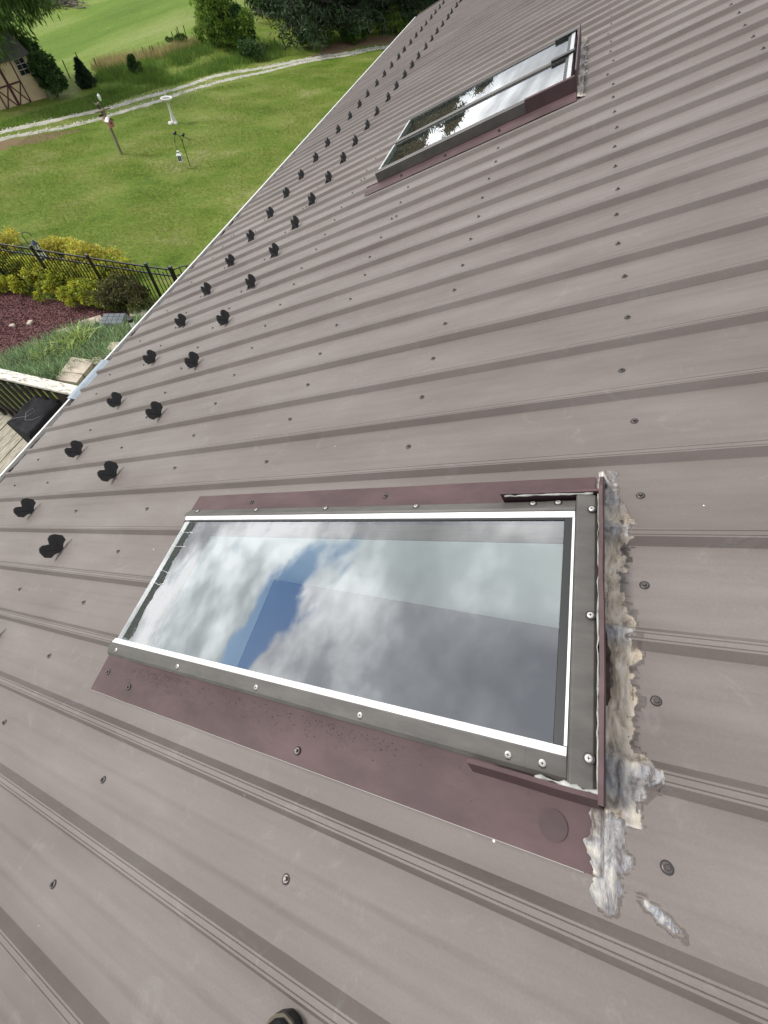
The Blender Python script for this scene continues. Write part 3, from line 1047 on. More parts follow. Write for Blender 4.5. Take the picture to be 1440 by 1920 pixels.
def screw_on(parent, pts, tilt=0.0):
    for v, u, n in pts:
        b = MB()
        b.lathe([(0.0001, 0), (0.0088, 0), (0.0088, 0.0012), (0.0001, 0.0013)], 16)
        o = b.build('screw_seat', M_BLACKPL, parent)
        o.location = (v, u, n); o.rotation_euler = (tilt, 0, 0)
        h = MB()
        h.lathe([(0.0001, 0.001), (0.0062, 0.0012), (0.0056, 0.0032), (0.0035, 0.0040), (0.0001, 0.0040)], 14)
        h.build('screw_head', M_BRIGHT, o)
        h = MB()
        h.cbox((0, 0, 0.0040), (0.0056, 0.0013, 0.0006)); h.cbox((0, 0, 0.0040), (0.0013, 0.0056, 0.0006))
        h.build('cross_slot', M_BLACKPL, o)


def well(sk, parent, pane_u, dl, dr):
    """light shaft under the glass"""
    v0, v1 = sk['v0'] + 0.03, sk['v1'] - 0.045
    u0, u1 = pane_u
    top = 0.055
    w = MB(); w.add([(v0, u1, top), (v1, u1, top), (v1, u1, -0.03), (v0, u1, -0.03)], [(0, 1, 2, 3)])
    w.add([(v0, u0, top), (v1, u0, top), (v1, u0, -0.03), (v0, u0, -0.03)], [(0, 1, 2, 3)])
    w.add([(v0, u0, top), (v0, u1, top), (v0, u1, -0.03), (v0, u0, -0.03)], [(0, 1, 2, 3)])
    w.add([(v1, u0, top), (v1, u1, top), (v1, u1, -0.03), (v1, u0, -0.03)], [(0, 1, 2, 3)])
    w.build('wood_lining', M_WOOD_IN, parent)
    e = 0.002
    w = MB()
    for u in (u1 - e, u0 + e):
        w.add([(v0, u, -0.03), (v1, u, -0.03), (v1 - 0.02, u, -dr), (v0 + 0.02, u, -dl)], [(0, 1, 2, 3)])
    w.add([(v0 + e, u0, -0.03), (v0 + e, u1, -0.03), (v0 + 0.02, u1, -dl), (v0 + 0.02, u0, -dl)], [(0, 1, 2, 3)])
    w.add([(v1 - e, u0, -0.03), (v1 - e, u1, -0.03), (v1 - 0.02, u1, -dr), (v1 - 0.02, u0, -dr)], [(0, 1, 2, 3)])
    w.build('drywall_shaft', M_DRYWALL, parent)
    # ceiling board round the foot of the shaft
    c = MB()
    o0, o1 = (v0 + 0.02, -dl), (v1 - 0.02, -dr)
    sl = (o1[1] - o0[1]) / (o1[0] - o0[0])
    def cz(v): return o0[1] + sl * (v - o0[0])
    A, Bq = v0 - 0.25, v1 + 0.25
    c.add([(A, u0 - 0.22, cz(A)), (Bq, u0 - 0.22, cz(Bq)), (Bq, u0, cz(Bq)), (A, u0, cz(A))], [(0, 1, 2, 3)])
    c.add([(A, u1, cz(A)), (Bq, u1, cz(Bq)), (Bq, u1 + 0.22, cz(Bq)), (A, u1 + 0.22, cz(A))], [(0, 1, 2, 3)])
    c.build('ceiling_board', M_DRYWALL, parent)


def uprof(pts, v0, v1):
    """profile in the (u, n) plane extruded up-slope"""
    return MB().prism(pts, 'x', v0, v1)


def sealant_sheet(name, parent, v0, v1, u0, u1, thick, grey, nv, nu):
    """a hand-trowelled lump: a height field over the ribs that dives under the sheet where it thins out"""
    vs, gs, ts = [], [], []
    for i in range(nv + 1):
        for j in range(nu + 1):
            v = v0 + (v1 - v0) * i / nv; u = u0 + (u1 - u0) * j / nu
            t, g = thick(v, u), grey(v, u)
            ts.append(t)
            z = rz(u)
            if name == 'sealant' and -0.592 < u < -0.47 and v < -0.02 or (name == 'sealant' and 0.06 < u < 0.192 and v < -0.03):
                z = max(z, 0.0095)
            vs.append((v, u, z + max(t, 0) + 0.0006)); gs.append(g)
    fs = []
    for i in range(nv):
        for j in range(nu):
            a = i * (nu + 1) + j
            q = (a, a + 1, a + nu + 2, a + nu + 1)
            if max(ts[c] for c in q) > -0.0022:
                fs.append((a, a + nu + 1, a + nu + 2, a + 1))
    me = bpy.data.meshes.new(name)
    me.from_pydata(vs, [], fs)
    me.attributes.new('grey', 'FLOAT', 'POINT').data.foreach_set('value', gs)
    me.attributes.new('film', 'FLOAT', 'POINT').data.foreach_set('value', [min(1.6, 0.42 + c / 0.0026) if name == 'sealant' else min(1.6, 0.10 + c / 0.0014) for c in ts])
    me.materials.append(M_SEAL)
    me.polygons.foreach_set('use_smooth', [True] * len(me.polygons))
    me.update()
    return link(name, me, parent)


def fb(v, u, sc, seed, o=4):
    return noise.fractal(Vector((v * sc, u * sc, seed)), 0.9, 2.1, o)


def near_skylight():
    s = SK1
    v0, v1, u0, u1 = s['v0'], s['v1'], s['u0'], s['u1']
    top = empty('skylight', (0, 0, 0), ROT_ROOF, 'single skylight with grey frame, bright inner trim and smeared sealant', 'skylight', 'skylights in the steel roof')
    n1 = 0.090
    # side rails: sloping top, drip edge
    near = [(u0, 0.062), (u0 - 0.001, 0.072), (u0 + 0.006, 0.078), (u0 + 0.036, n1 - 0.002), (u0 + 0.036, 0.05), (u0 + 0.012, 0.05), (u0 + 0.012, 0.058)]
    uprof(near, v0 - 0.006, v1 - 0.11).build('frame_rail', M_FRAME, top, bevel=0.0012)
    far = [(u1, 0.062), (u1 + 0.001, 0.072), (u1 - 0.006, 0.080), (u1 - 0.030, n1), (u1 - 0.036, n1 - 0.003), (u1 - 0.036, 0.05), (u1 - 0.012, 0.05), (u1 - 0.012, 0.058)]
    uprof(far, v0 - 0.006, v1 - 0.11).build('frame_rail', M_FRAME, top, bevel=0.0012)
    # cover pieces at the upper ends of the side rails
    uprof([(a, n + 0.0016) if n > 0.06 else (a, n - 0.001) for a, n in near], v1 - 0.112, v1 - 0.048).build('rail_cover', M_FRAME, top, bevel=0.001)
    uprof([(a, n + 0.0016) if n > 0.06 else (a, n - 0.001) for a, n in far], v1 - 0.112, v1 - 0.048).build('rail_cover', M_FRAME, top, bevel=0.001)
    # head rail (up-slope) and sill rail (down-slope)
    MB().prism([(v1 - 0.047, 0.05), (v1 - 0.047, n1 + 0.002), (v1 - 0.043, n1 + 0.006), (v1 - 0.010, n1 + 0.001), (v1 - 0.004, n1 - 0.006), (v1 - 0.004, 0.05)], 'y', u0 - 0.002, u1 + 0.002).build('head_rail', M_FRAME, top, bevel=0.001)
    MB().prism([(v0, 0.045), (v0, 0.066), (v0 + 0.012, 0.076), (v0 + 0.024, 0.0765), (v0 + 0.024, 0.045)], 'y', u0 + 0.013, u1 - 0.013).build('sill_rail', M_FRAME, top, bevel=0.001)
    # bare metal trims on the two long sides and the head
    for ua, ub in ((u0 + 0.0365, u0 + 0.051), (u1 - 0.050, u1 - 0.0365)):
        a, b = (0.087, 0.082) if ua < 0 - 0.2 else (0.082, 0.087)
        uprof([(ua, 0.06), (ub, 0.06), (ub, b), (ua, a)], v0 + 0.002, v1 - 0.049).build('bright_trim', M_WHITE_STRIP, top, bevel=0.0008)
    MB().prism([(v1 - 0.054, 0.06), (v1 - 0.049, 0.06), (v1 - 0.049, 0.083), (v1 - 0.054, 0.082)], 'y', u0 + 0.052, u1 - 0.051).build('bright_trim', M_WHITE_STRIP, top)
    MB().prism([(v1 - 0.070, 0.06), (v1 - 0.0545, 0.06), (v1 - 0.0545, 0.0815), (v1 - 0.070, 0.0815)], 'y', u0 + 0.052, u1 - 0.051).build('black_gasket', M_BLACKPL, top)
    uprof([(u1 - 0.0565, 0.06), (u1 - 0.0505, 0.06), (u1 - 0.0505, 0.0812), (u1 - 0.0565, 0.0812)], v0 + 0.03, v1 - 0.071).build('black_gasket', M_BLACKPL, top)
    g = MB()
    g.box((v0 + 0.006, u0 + 0.0515, 0.066), (v1 - 0.071, u1 - 0.057, 0.0785))
    g.build('glass_pane', M_GLASS, top)
    # dark grit and washed-off dirt lodged along the bottom edge of the pane
    gv, gf = [], []
    for k in range(9000):
        u = random.uniform(u0 + 0.06, u1 - 0.065)
        wv = 0.036 + 0.016 * noise.noise(Vector((u * 22, 1.3, 0)))
        v = v0 + 0.034 + abs(random.gauss(0, 1)) * wv * 0.45
        if v > v0 + 0.034 + wv * 0.95:
            continue
        r = random.uniform(0.0012, 0.0036); a0 = random.uniform(0, 6.3)
        b = len(gv)
        for q in range(3):
            gv.append((v + r * math.cos(a0 + q * 2.1), u + r * math.sin(a0 + q * 2.1), 0.0788))
        gv.append((v, u, 0.0788 + r * 0.5))
        gf += [(b, b + 1, b + 3), (b + 1, b + 2, b + 3), (b + 2, b, b + 3)]
    # mossy silt that has settled along the sill, under the grit
    sv, sf = [], []
    for k in range(121):
        u = u0 + 0.054 + (u1 - u0 - 0.113) * k / 120
        wv = 0.036 + 0.012 * noise.noise(Vector((u * 22, 1.3, 0))) + 0.010 * noise.noise(Vector((u * 90, 4.3, 0)))
        for q in (0, 0.5, 1):
            sv.append((v0 + 0.031 + wv * q, u, 0.0786 + (0.0006 if q == 0.5 else 0)))
    for k in range(120):
        for q in (0, 1):
            a = 3 * k + q
            sf.append((a, a + 1, a + 4, a + 3))
    np_mesh('silt_strip', sv, sf, M_SILT, top)
    o = np_mesh('edge_grit', gv, gf, M_GRIT, top)
    o['kind'] = 'stuff'
    # thin pale cracks in the old glazing seal
    for uc in (-0.09, -0.19, -0.235, -0.03):
        pts = []
        for q in range(9):
            pts.append((v0 + 0.012 + q * 0.0095, uc + 0.006 * noise.noise(Vector((q * 0.9, uc * 50, 0))), 0.0795))
        MB().tube(pts, 0.0009, 4).build('seal_crack', M_WHITE, top)
    tl = math.atan2(0.010, 0.03)
    screw_on(top, [(v, -0.464, 0.0805) for v in (-1.372, -1.065, -0.762, -0.463, -0.161)] + [(-0.105, -0.463, 0.0825)], tl * 0.9)
    screw_on(top, [(v, 0.060, 0.083) for v in (-1.361, -1.058, -0.764, -0.461, -0.160)] + [(-0.105, 0.060, 0.0848)], -tl)
    screw_on(top, [(-0.036, u, 0.0947) for u in (0.035, -0.204, -0.441)])
    # flashing aprons on the pans, with upstands to the frame
    def apron(ua, ub, va, vb, lap):
        q = MB()
        n = 16
        vs, fs = [], []
        for i in range(n + 1):
            v = va + (vb - va) * i / n
            for u, z in ((ub, 0.058 if v > v0 - 0.001 else 0.0095), (ub, 0.009), (ua + (ub - ua) * 0.5, 0.0065), (ua, 0.0048)):
                vs.append((v, u + 0.0015 * noise.noise(Vector((v * 6, u * 9, lap))), z + 0.0008 * noise.noise(Vector((v * 3.1, u * 20, 4 + lap)))))
        for i in range(n):
            for j in range(3):
                fs.append((4 * i + j, 4 * i + j + 1, 4 * i + j + 5, 4 * i + j + 4))
        q.add(vs, fs)
        o = q.build('flashing_apron', M_FLASH, top)
        md = o.modifiers.new('thickness', 'SOLIDIFY'); md.thickness = 0.0012; md.offset = -1
        return o
    apron(-0.592, u0 + 0.014, -1.515, v1 - 0.004, 0.0)
    apron(0.192, u1 - 0.014, -1.534, v1 - 0.012, 5.0)
    # bright cut edge of the near apron
    MB().tube([(-1.515 + i * 0.1, -0.593 + 0.0012 * noise.noise(Vector((i * 0.7, 0, 0))), 0.0050) for i in range(15)] + [(-0.045, -0.593, 0.005)], 0.0007, 5).build('cut_edge', M_CUT, top)
    MB().tube([(-1.5165, -0.591, 0.0052), (-1.5165, -0.52, 0.0085), (-1.5165, -0.482, 0.011)], 0.0008, 5).build('cut_edge', M_CUT, top)
    for v, u in ((-1.47, -0.53), (-1.33, -0.553), (-0.64, -0.565), (-0.62, 0.155), (-1.2, 0.15)):
        o = link('screw', both, top); o.location = (v, u, 0.007)
    # round rubbed patch on the near apron
    pm = MB(); pm.lathe([(0.0001, 0.0), (0.0225, 0.0), (0.0225, 0.0003), (0.0001, 0.0003)], 28)
    o = pm.build('round_patch', M_FLASH2, top); o.location = (-0.092, -0.545, 0.0083)
    gv, gf = [], []
    for k in range(700):
        v = random.choice((random.gauss(-1.28, 0.10), random.gauss(-1.15, 0.14), random.gauss(-0.62, 0.16)))
        u = -0.492 - abs(random.gauss(0, 0.022))
        if not (v0 < v < v1 - 0.05) or u < -0.57:
            continue
        r = random.uniform(0.0006, 0.0016); a0 = random.uniform(0, 6.3); b = len(gv)
        z = 0.0088 if u > -0.52 else 0.0078
        for q in range(3):
            gv.append((v + r * math.cos(a0 + q * 2.1), u + r * math.sin(a0 + q * 2.1), z))
        gf.append((b, b + 1, b + 2))
    o = np_mesh('lichen_specks', gv, gf, M_GRIT, top); o['kind'] = 'stuff'
    # head flashing: upright fin with short returns along both sides
    fin = MB()
    n = 26
    vs, fs = [], []
    for i in range(n + 1):
        u = -0.500 + (0.190 + 0.500) * i / n
        w = 0.0022 * noise.noise(Vector((u * 9, 0.3, 1)))
        tz = 0.112 if -0.49 < u < 0.085 else (0.112 - 0.105 * max(0, (u - 0.085)) / 0.105 if u > 0 else 0.104)
        for dv, z in ((-0.004, 0.0), (-0.004, tz), (0.0035, tz + 0.002), (0.0055, tz - 0.004), (0.0045, 0.0)):
            vs.append((v1 + 0.002 + dv + w, u, z + (0.0014 * noise.noise(Vector((u * 14, 3, 1))) if z > 0.02 else 0)))
    for i in range(n):
        for j in range(4):
            fs.append((5 * i + j, 5 * i + j + 1, 5 * i + j + 6, 5 * i + j + 5))
    fin.add(vs, fs)
    fin.build('head_flashing', M_FLASH, top)
    def ret(uc, va, sgn):
        q = MB()
        n = 14
        vs, fs = [], []
        for i in range(n + 1):
            v = va + (v1 - 0.003 - va) * i / n
            w = 0.003 * noise.noise(Vector((v * 11, uc, 7)))
            for du, z in ((0.012 * sgn, 0.05), (0.002 * sgn, 0.099), (-0.005 * sgn, 0.101), (-0.0045 * sgn, 0.097), (0.004 * sgn, 0.05)):
                vs.append((v, uc + du + w * 0.5, z + w))
        for i in range(n):
            for j in range(4):
                fs.append((5 * i + j, 5 * i + j + 1, 5 * i + j + 6, 5 * i + j + 5))
        q.add(vs, fs)
        q.build('flashing_return', M_FLASH, top)
    ret(0.083, -0.235, 1)
    ret(-0.492, -0.225, -1)
    # pale bead of old silicone inside the returns
    def bead(pts, r, name='silicone_bead'):
        rr = [max(0.0006, r * (0.75 + 1.1 * noise.noise(Vector((i * 0.83, r * 900, 0))))) for i in range(len(pts))]
        pts = [tuple(c + 0.0022 * noise.noise(Vector((i * 0.9, k * 7.1, r * 500))) for k, c in enumerate(p_)) for i, p_ in enumerate(pts)]
        return MB().tube(pts, rr, 7).build(name, M_BEAD, top, smooth=True)
    bead([(-0.225 + i * 0.012, 0.0775, 0.0945) for i in range(17)], 0.0034)
    bead([(-0.115 + i * 0.009, -0.4855, 0.093) for i in range(12)], 0.0052)
    bead([(v1 - 0.0035, 0.075 - i * 0.014, 0.094) for i in range(41)], 0.0017)
    # trowelled sealant between fin and sheet, over two ribs
    def th(v, u):
        d = v - (v1 + 0.004)
        wd = 0.046 + 0.018 * fb(u, 0.3, 9, 2.0) + (0.020 * math.exp(-((u + 0.205) / 0.030) ** 2) + 0.020 * math.exp(-((u - 0.028) / 0.030) ** 2) + 0.048 * math.exp(-((u + 0.435) / 0.028) ** 2))
        if u > 0.115 or u < -0.515:
            wd = 0.014 + 0.010 * fb(u, 0.3, 20, 5.0)
        end = min(1, max(0, (0.212 - u) / 0.025)) * min(1, max(0, (u + 0.60) / 0.03))
        t = 0.0085 * (1 - d / wd) if d < wd else -0.0035 * (d - wd) / 0.01
        if d > wd * 0.35:
            t = min(t, 0.006)
        t += 0.0048 * fb(v * 0.7, u, 26, 1.0, 4) + 0.0022 * fb(v * 2.2, u * 0.8, 70, 4.0)
        # a torn-open pocket
        t -= 0.012 * math.exp(-((u + 0.275) / 0.050) ** 2 - ((d - 0.008) / 0.008) ** 2)
        if d < 0:
            t -= 0.02
        return t * end - (1 - end) * 0.006
    def gr(v, u):
        g = 0.10
        for c, w in ((0.030, 0.03), (-0.205, 0.022), (-0.450, 0.045), (0.15, 0.075), (-0.58, 0.09)):
            g = max(g, math.exp(-((u - c) / w) ** 2))
        return min(1, g + 0.25 * fb(v, u, 30, 8.0))
    sealant_sheet('sealant', top, v1 - 0.004, v1 + 0.135, -0.615, 0.225, th, gr, 46, 240)
    # dark strip painting in the shade of rotted hollows under the fin
    gp_ = MB(); vs, fs = [], []
    for i in range(31):
        u = -0.350 + 0.145 * i / 30
        w = 0.008 + 0.006 * noise.noise(Vector((u * 60, 2, 0))) - 0.007 * abs(i / 15 - 1) ** 3
        vs += [(v1 + 0.005, u, rz(u) + 0.0082 + 0.002 * noise.noise(Vector((u * 90, 0, 1)))), (v1 + 0.007 + w, u, rz(u) + 0.0075 + 0.003 * noise.noise(Vector((u * 80, 5, 1))))]
    for i in range(30):
        fs.append((2 * i, 2 * i + 1, 2 * i + 3, 2 * i + 2))
    gp_.add(vs, fs); gp_.build('rotted_gap_shade', M_DEBRIS_SHADE, top)
    # corner smears running over the aprons
    def th2(v, u):
        c = v1 + 0.006 + 0.010 * fb(u, 0, 18, 3)
        w = 0.022 + 0.012 * fb(u, 0, 26, 9) - 0.006 * max(0, (-u - 0.56) / 0.08)
        e = min(1, max(0, (u + 0.640) / 0.02)) * min(1, max(0, (-0.485 - u) / 0.02))
        t = 0.0075 * (1 - ((v - c) / w) ** 2) + 0.0038 * fb(v * 1.8, u, 40, 6.0, 4)
        return t * e - (1 - e) * 0.008 + 0.001
    sealant_sheet('sealant', top, v1 - 0.055, v1 + 0.065, -0.650, -0.475, th2, lambda v, u: 0.9, 44, 64)
    def th3(v, u):
        c = v1 + 0.014 + 0.006 * fb(u, 0, 18, 13)
        w = 0.022 + 0.010 * fb(u, 0, 30, 19)
        e = min(1, max(0, (0.222 - u) / 0.02)) * min(1, max(0, (u - 0.085) / 0.02))
        t = 0.0105 * (1 - ((v - c) / w) ** 2) + 0.0045 * fb(v * 1.8, u, 44, 16.0, 4)
        return t * e - (1 - e) * 0.008
    sealant_sheet('sealant', top, v1 - 0.030, v1 + 0.060, 0.07, 0.235, th3, lambda v, u: 0.85, 36, 60)
    # a dropped dab of sealant on the pan below
    def th4(v, u):
        d = ((v - 0.052) * 0.9 + (u + 0.690) * 0.0)
        c = -0.600 - 0.45 * (v - 0.03)
        w = 0.008 + 0.005 * fb(v, 0, 60, 3)
        e = max(0, 1 - ((v - 0.055) / 0.034) ** 2)
        s_ = max(-1.0, 1 - ((u - c) / w) ** 2)
        return (0.0036 * s_ + 0.0026 * fb(v, u, 110, 2) * max(0, s_)) * e - 0.003 * (1 - e) - 0.0006
    sealant_sheet('sealant_dab', top, 0.015, 0.095, -0.640, -0.585, th4, lambda v, u: 1.0, 40, 36)
    well(s, top, (u0 + 0.05, u1 - 0.053), 0.42, 0.66)
    return top


M_FLASH2 = mat('rubbed_flashing', (0.070, 0.045, 0.046), spec=0.3, rough=0.6, var=0.1, scale=30)
M_SILT = mat('mossy_silt', (0.045, 0.052, 0.042), rough=0.9, scale=60, dark=(0.016, 0.020, 0.016), var2=(0.20, 0.23, 0.22))
M_GRIT = mat('dark_grit', (0.035, 0.042, 0.036), rough=0.9, island=0.6)
M_BEAD = mat('old_silicone', (0.34, 0.34, 0.32), rough=0.5, var=0.3, scale=40, dark=(0.16, 0.15, 0.14))
near_skylight()


def far_skylight():
    s = SK2
    v0, v1, u0, u1 = s['v0'], s['v1'], s['u0'], s['u1']
    um = 0.5 * (u0 + u1)
    top = empty('skylight', (0, 0, 0), ROT_ROOF, 'double skylight of two panes side by side with dark mullion', 'skylight', 'skylights in the steel roof')
    n1 = 0.096
    near = [(u0, 0.006), (u0, 0.086), (u0 + 0.006, 0.090), (u0 + 0.022, n1), (u0 + 0.030, n1 - 0.004), (u0 + 0.030, 0.03), (u0 + 0.02, 0.006)]
    uprof(near, v0 - 0.004, v1 - 0.02).build('frame_rail', M_FRAME, top, bevel=0.001)
    far = [(2 * um - a, n) for a, n in near]
    uprof(far, v0 - 0.004, v1 - 0.02).build('frame_rail', M_FRAME, top, bevel=0.001)
    uprof([(um - 0.020, 0.03), (um - 0.020, n1 - 0.002), (um - 0.010, n1 + 0.005), (um + 0.010, n1 + 0.005), (um + 0.020, n1 - 0.002), (um + 0.020, 0.03)], v0 + 0.004, v1 - 0.02).build('mullion', M_FRAME, top, bevel=0.001)
    uprof([(um - 0.026, n1 + 0.0052), (um - 0.026, n1 + 0.012), (um + 0.026, n1 + 0.012), (um + 0.026, n1 + 0.0052)], v1 - 0.17, v1 - 0.02).build('mullion_cap', M_BLACKPL, top)
    uprof([(u1 - 0.05, n1 + 0.001), (u1 - 0.05, n1 + 0.010), (u1 + 0.002, n1 + 0.010), (u1 + 0.002, n1 - 0.012), (u1 + 0.0005, n1 - 0.012)], v1 - 0.17, v1 - 0.02).build('corner_cap', M_BLACKPL, top)
    for ua, ub in ((u0 + 0.031, um - 0.021), (um + 0.021, u1 - 0.031)):
        MB().prism([(v0 + 0.0, 0.03), (v0, 0.078), (v0 + 0.010, 0.089), (v0 + 0.030, 0.0895), (v0 + 0.030, 0.03)], 'y', ua, ub).build('sill_rail', M_SILL, top, bevel=0.001)
        MB().prism([(v1 - 0.055, 0.03), (v1 - 0.055, n1 - 0.001), (v1 - 0.03, n1 + 0.002), (v1 - 0.022, 0.03)], 'y', ua, ub).build('head_rail', M_SILL, top)
        MB().prism([(v1 - 0.075, 0.03), (v1 - 0.075, n1 - 0.003), (v1 - 0.056, n1 - 0.002), (v1 - 0.056, 0.03)], 'y', ua, ub).build('black_gasket', M_BLACKPL, top)
        g = MB(); g.box((v0 + 0.031, ua + 0.001, 0.074), (v1 - 0.076, ub - 0.001, 0.0885)); g.build('glass_pane', M_GLASS, top)
        uprof([(ua + 0.0005, 0.0886), (ua + 0.0005, 0.0935), (ua + 0.008, 0.0925), (ua + 0.008, 0.0886)], v0 + 0.032, v1 - 0.077).build('bright_trim', M_WHITE_STRIP, top)
        well(s, top, (ua + 0.002, ub - 0.002), 0.42, 0.66)
    # flashing
    for ua, ub, lp in ((u0 - 0.10, u0 - 0.001, 1), (u1 + 0.11, u1 + 0.001, 2)):
        q = MB(); vs, fs = [], []
        n = 14
        for i in range(n + 1):
            v = v0 - 0.11 + (v1 - v0 + 0.11) * i / n
            for u, z in ((ub, 0.030), (ub, 0.025), (0.5 * (ua + ub), 0.022), (ua, 0.0215 if rz(ua) > 0.005 else 0.006)):
                vs.append((v, u, z + 0.002 * noise.noise(Vector((v * 4, u * 9, lp)))))
        for i in range(n):
            for j in range(3):
                fs.append((4 * i + j, 4 * i + j + 1, 4 * i + j + 5, 4 * i + j + 4))
        q.add(vs, fs)
        q.build('flashing_apron', M_FLASH, top)
    uprof([(u0 - 0.004, 0.026), (u0 - 0.005, n1 + 0.001), (u0 + 0.012, n1 + 0.005), (u0 + 0.012, n1 + 0.002), (u0 - 0.003, n1 - 0.003), (u0 - 0.001, 0.026)], v1 - 0.30, v1 - 0.006).build('flashing_return', M_FLASH, top)
    MB().prism([(v1 - 0.004, 0.0), (v1 - 0.004, 0.125), (v1 + 0.004, 0.127), (v1 + 0.006, 0.12), (v1 + 0.004, 0.0)], 'y', u0 - 0.01, u1 + 0.01).build('head_flashing', M_FLASH, top)
    def th(v, u):
        d = v - v1
        wd = 0.045 + 0.03 * fb(u, 0.3, 9, 22.0)
        t = 0.02 * (1 - d / wd) + 0.012 * fb(v, u, 26, 21, 5) - 0.004
        return t
    sealant_sheet('sealant', top, v1 + 0.003, v1 + 0.13, u0 - 0.08, u1 + 0.06, th, lambda v, u: min(1, 0.55 + 0.6 * fb(v, u, 14, 8)), 22, 190)
    for v in (-1.35, -1.0, -0.62):
        o = link('screw', both, top); o.location = (v, u0 - 0.06, 0.024)
    return top


M_SILL = mat('pale_sill_metal', (0.46, 0.46, 0.45), rough=0.35, metal=0.3, var=0.12, scale=14)
far_skylight()

# ------------------------------------------------------------------ snow guards


def make_guard():
    root = empty('snow_guard', (0, 0, 0), ROT_ROOF)
    # two-lobed upright plate, wings swept up-slope either side of a centre crease
    half = [(0.0, 0.004), (0.018, 0.004), (0.036, 0.015), (0.060, 0.020), (0.073, 0.046), (0.060, 0.080), (0.042, 0.093), (0.023, 0.090), (0.005, 0.070), (0.0, 0.065)]

    def pt(u, n, t):
        return (0.16 * abs(u) - 0.14 * n + t, u, n)
    vs, fs = [], []
    m = len(half)
    for t in (0.004, -0.004):
        for sg in (1, -1):
            for u, n in half:
                vs.append(pt(u * sg, n, t))
    def idx(t, s_, i): return t * 2 * m + s_ * m + i
    for t in (0, 1):
        for s_ in (0, 1):
            ring = [idx(t, s_, i) for i in range(m)]
            fs.append(tuple(ring if (t + s_) % 2 == 0 else ring[::-1]))
    for s_ in (0, 1):
        for i in range(m - 1):
            a, b, c, d = idx(0, s_, i), idx(0, s_, i + 1), idx(1, s_, i + 1), idx(1, s_, i)
            fs.append((a, b, c, d) if s_ == 0 else (d, c, b, a))
    q = MB(); q.add(vs, fs)
    q.build('plate', M_GUARD, root)
    b = MB()
    b.prism([(-0.018, 0.0005), (0.018, 0.0005), (0.016, 0.0045), (-0.016, 0.0045)], 'x', -0.085, 0.006)
    b.build('base', M_GUARD, root, bevel=0.001)
    w = MB()
    w.add([(-0.080, -0.0035, 0.004), (-0.004, -0.0035, 0.004), (-0.008, -0.0035, 0.055), (-0.080, 0.0035, 0.004), (-0.004, 0.0035, 0.004), (-0.008, 0.0035, 0.055)], [(0, 1, 2), (5, 4, 3), (0, 3, 4, 1), (1, 4, 5, 2), (2, 5, 3, 0)])
    w.build('brace', M_GUARD, root)
    # raised rib on each wing
    for sg in (1, -1):
        r = MB()
        pts = [pt(sg * 0.006, 0.016, 0.004), pt(sg * 0.020, 0.042, 0.004), pt(sg * 0.036, 0.066, 0.004), pt(sg * 0.040, 0.078, 0.004)]
        r.tube(pts, [0.003, 0.004, 0.004, 0.002], 6)
        r.build('stiffener', M_GUARD, root)
    return root


proto = make_guard()
first = True
for row, v, ks, lab, grp in (('low', -3.02, range(0, 64, 2), 'black two-lobed snow guard in the row closer to the white gutter', 'lower row of snow guards'),
                             ('high', -2.365, range(-3, 64, 2), 'black two-lobed snow guard in the upper row, away from the gutter', 'upper row of snow guards')):
    for k in ks:
        g = proto if first else copy_tree(proto)
        first = False
        g.location = rp(v + random.gauss(0, 0.006), (k + 0.60) * S + random.gauss(0, 0.004), 0.0006)
        g.rotation_euler = (0, -TH, 0)
        g.rotation_euler = (Matrix.Rotation(-TH, 3, 'Y') @ Matrix.Rotation(random.gauss(0, 0.04), 3, 'Z')).to_euler()
        g.scale = (0.86, 0.86, 0.86)
        tag(g, lab, 'snow guard', grp)

# ------------------------------------------------------------------ boot of the person on the roof


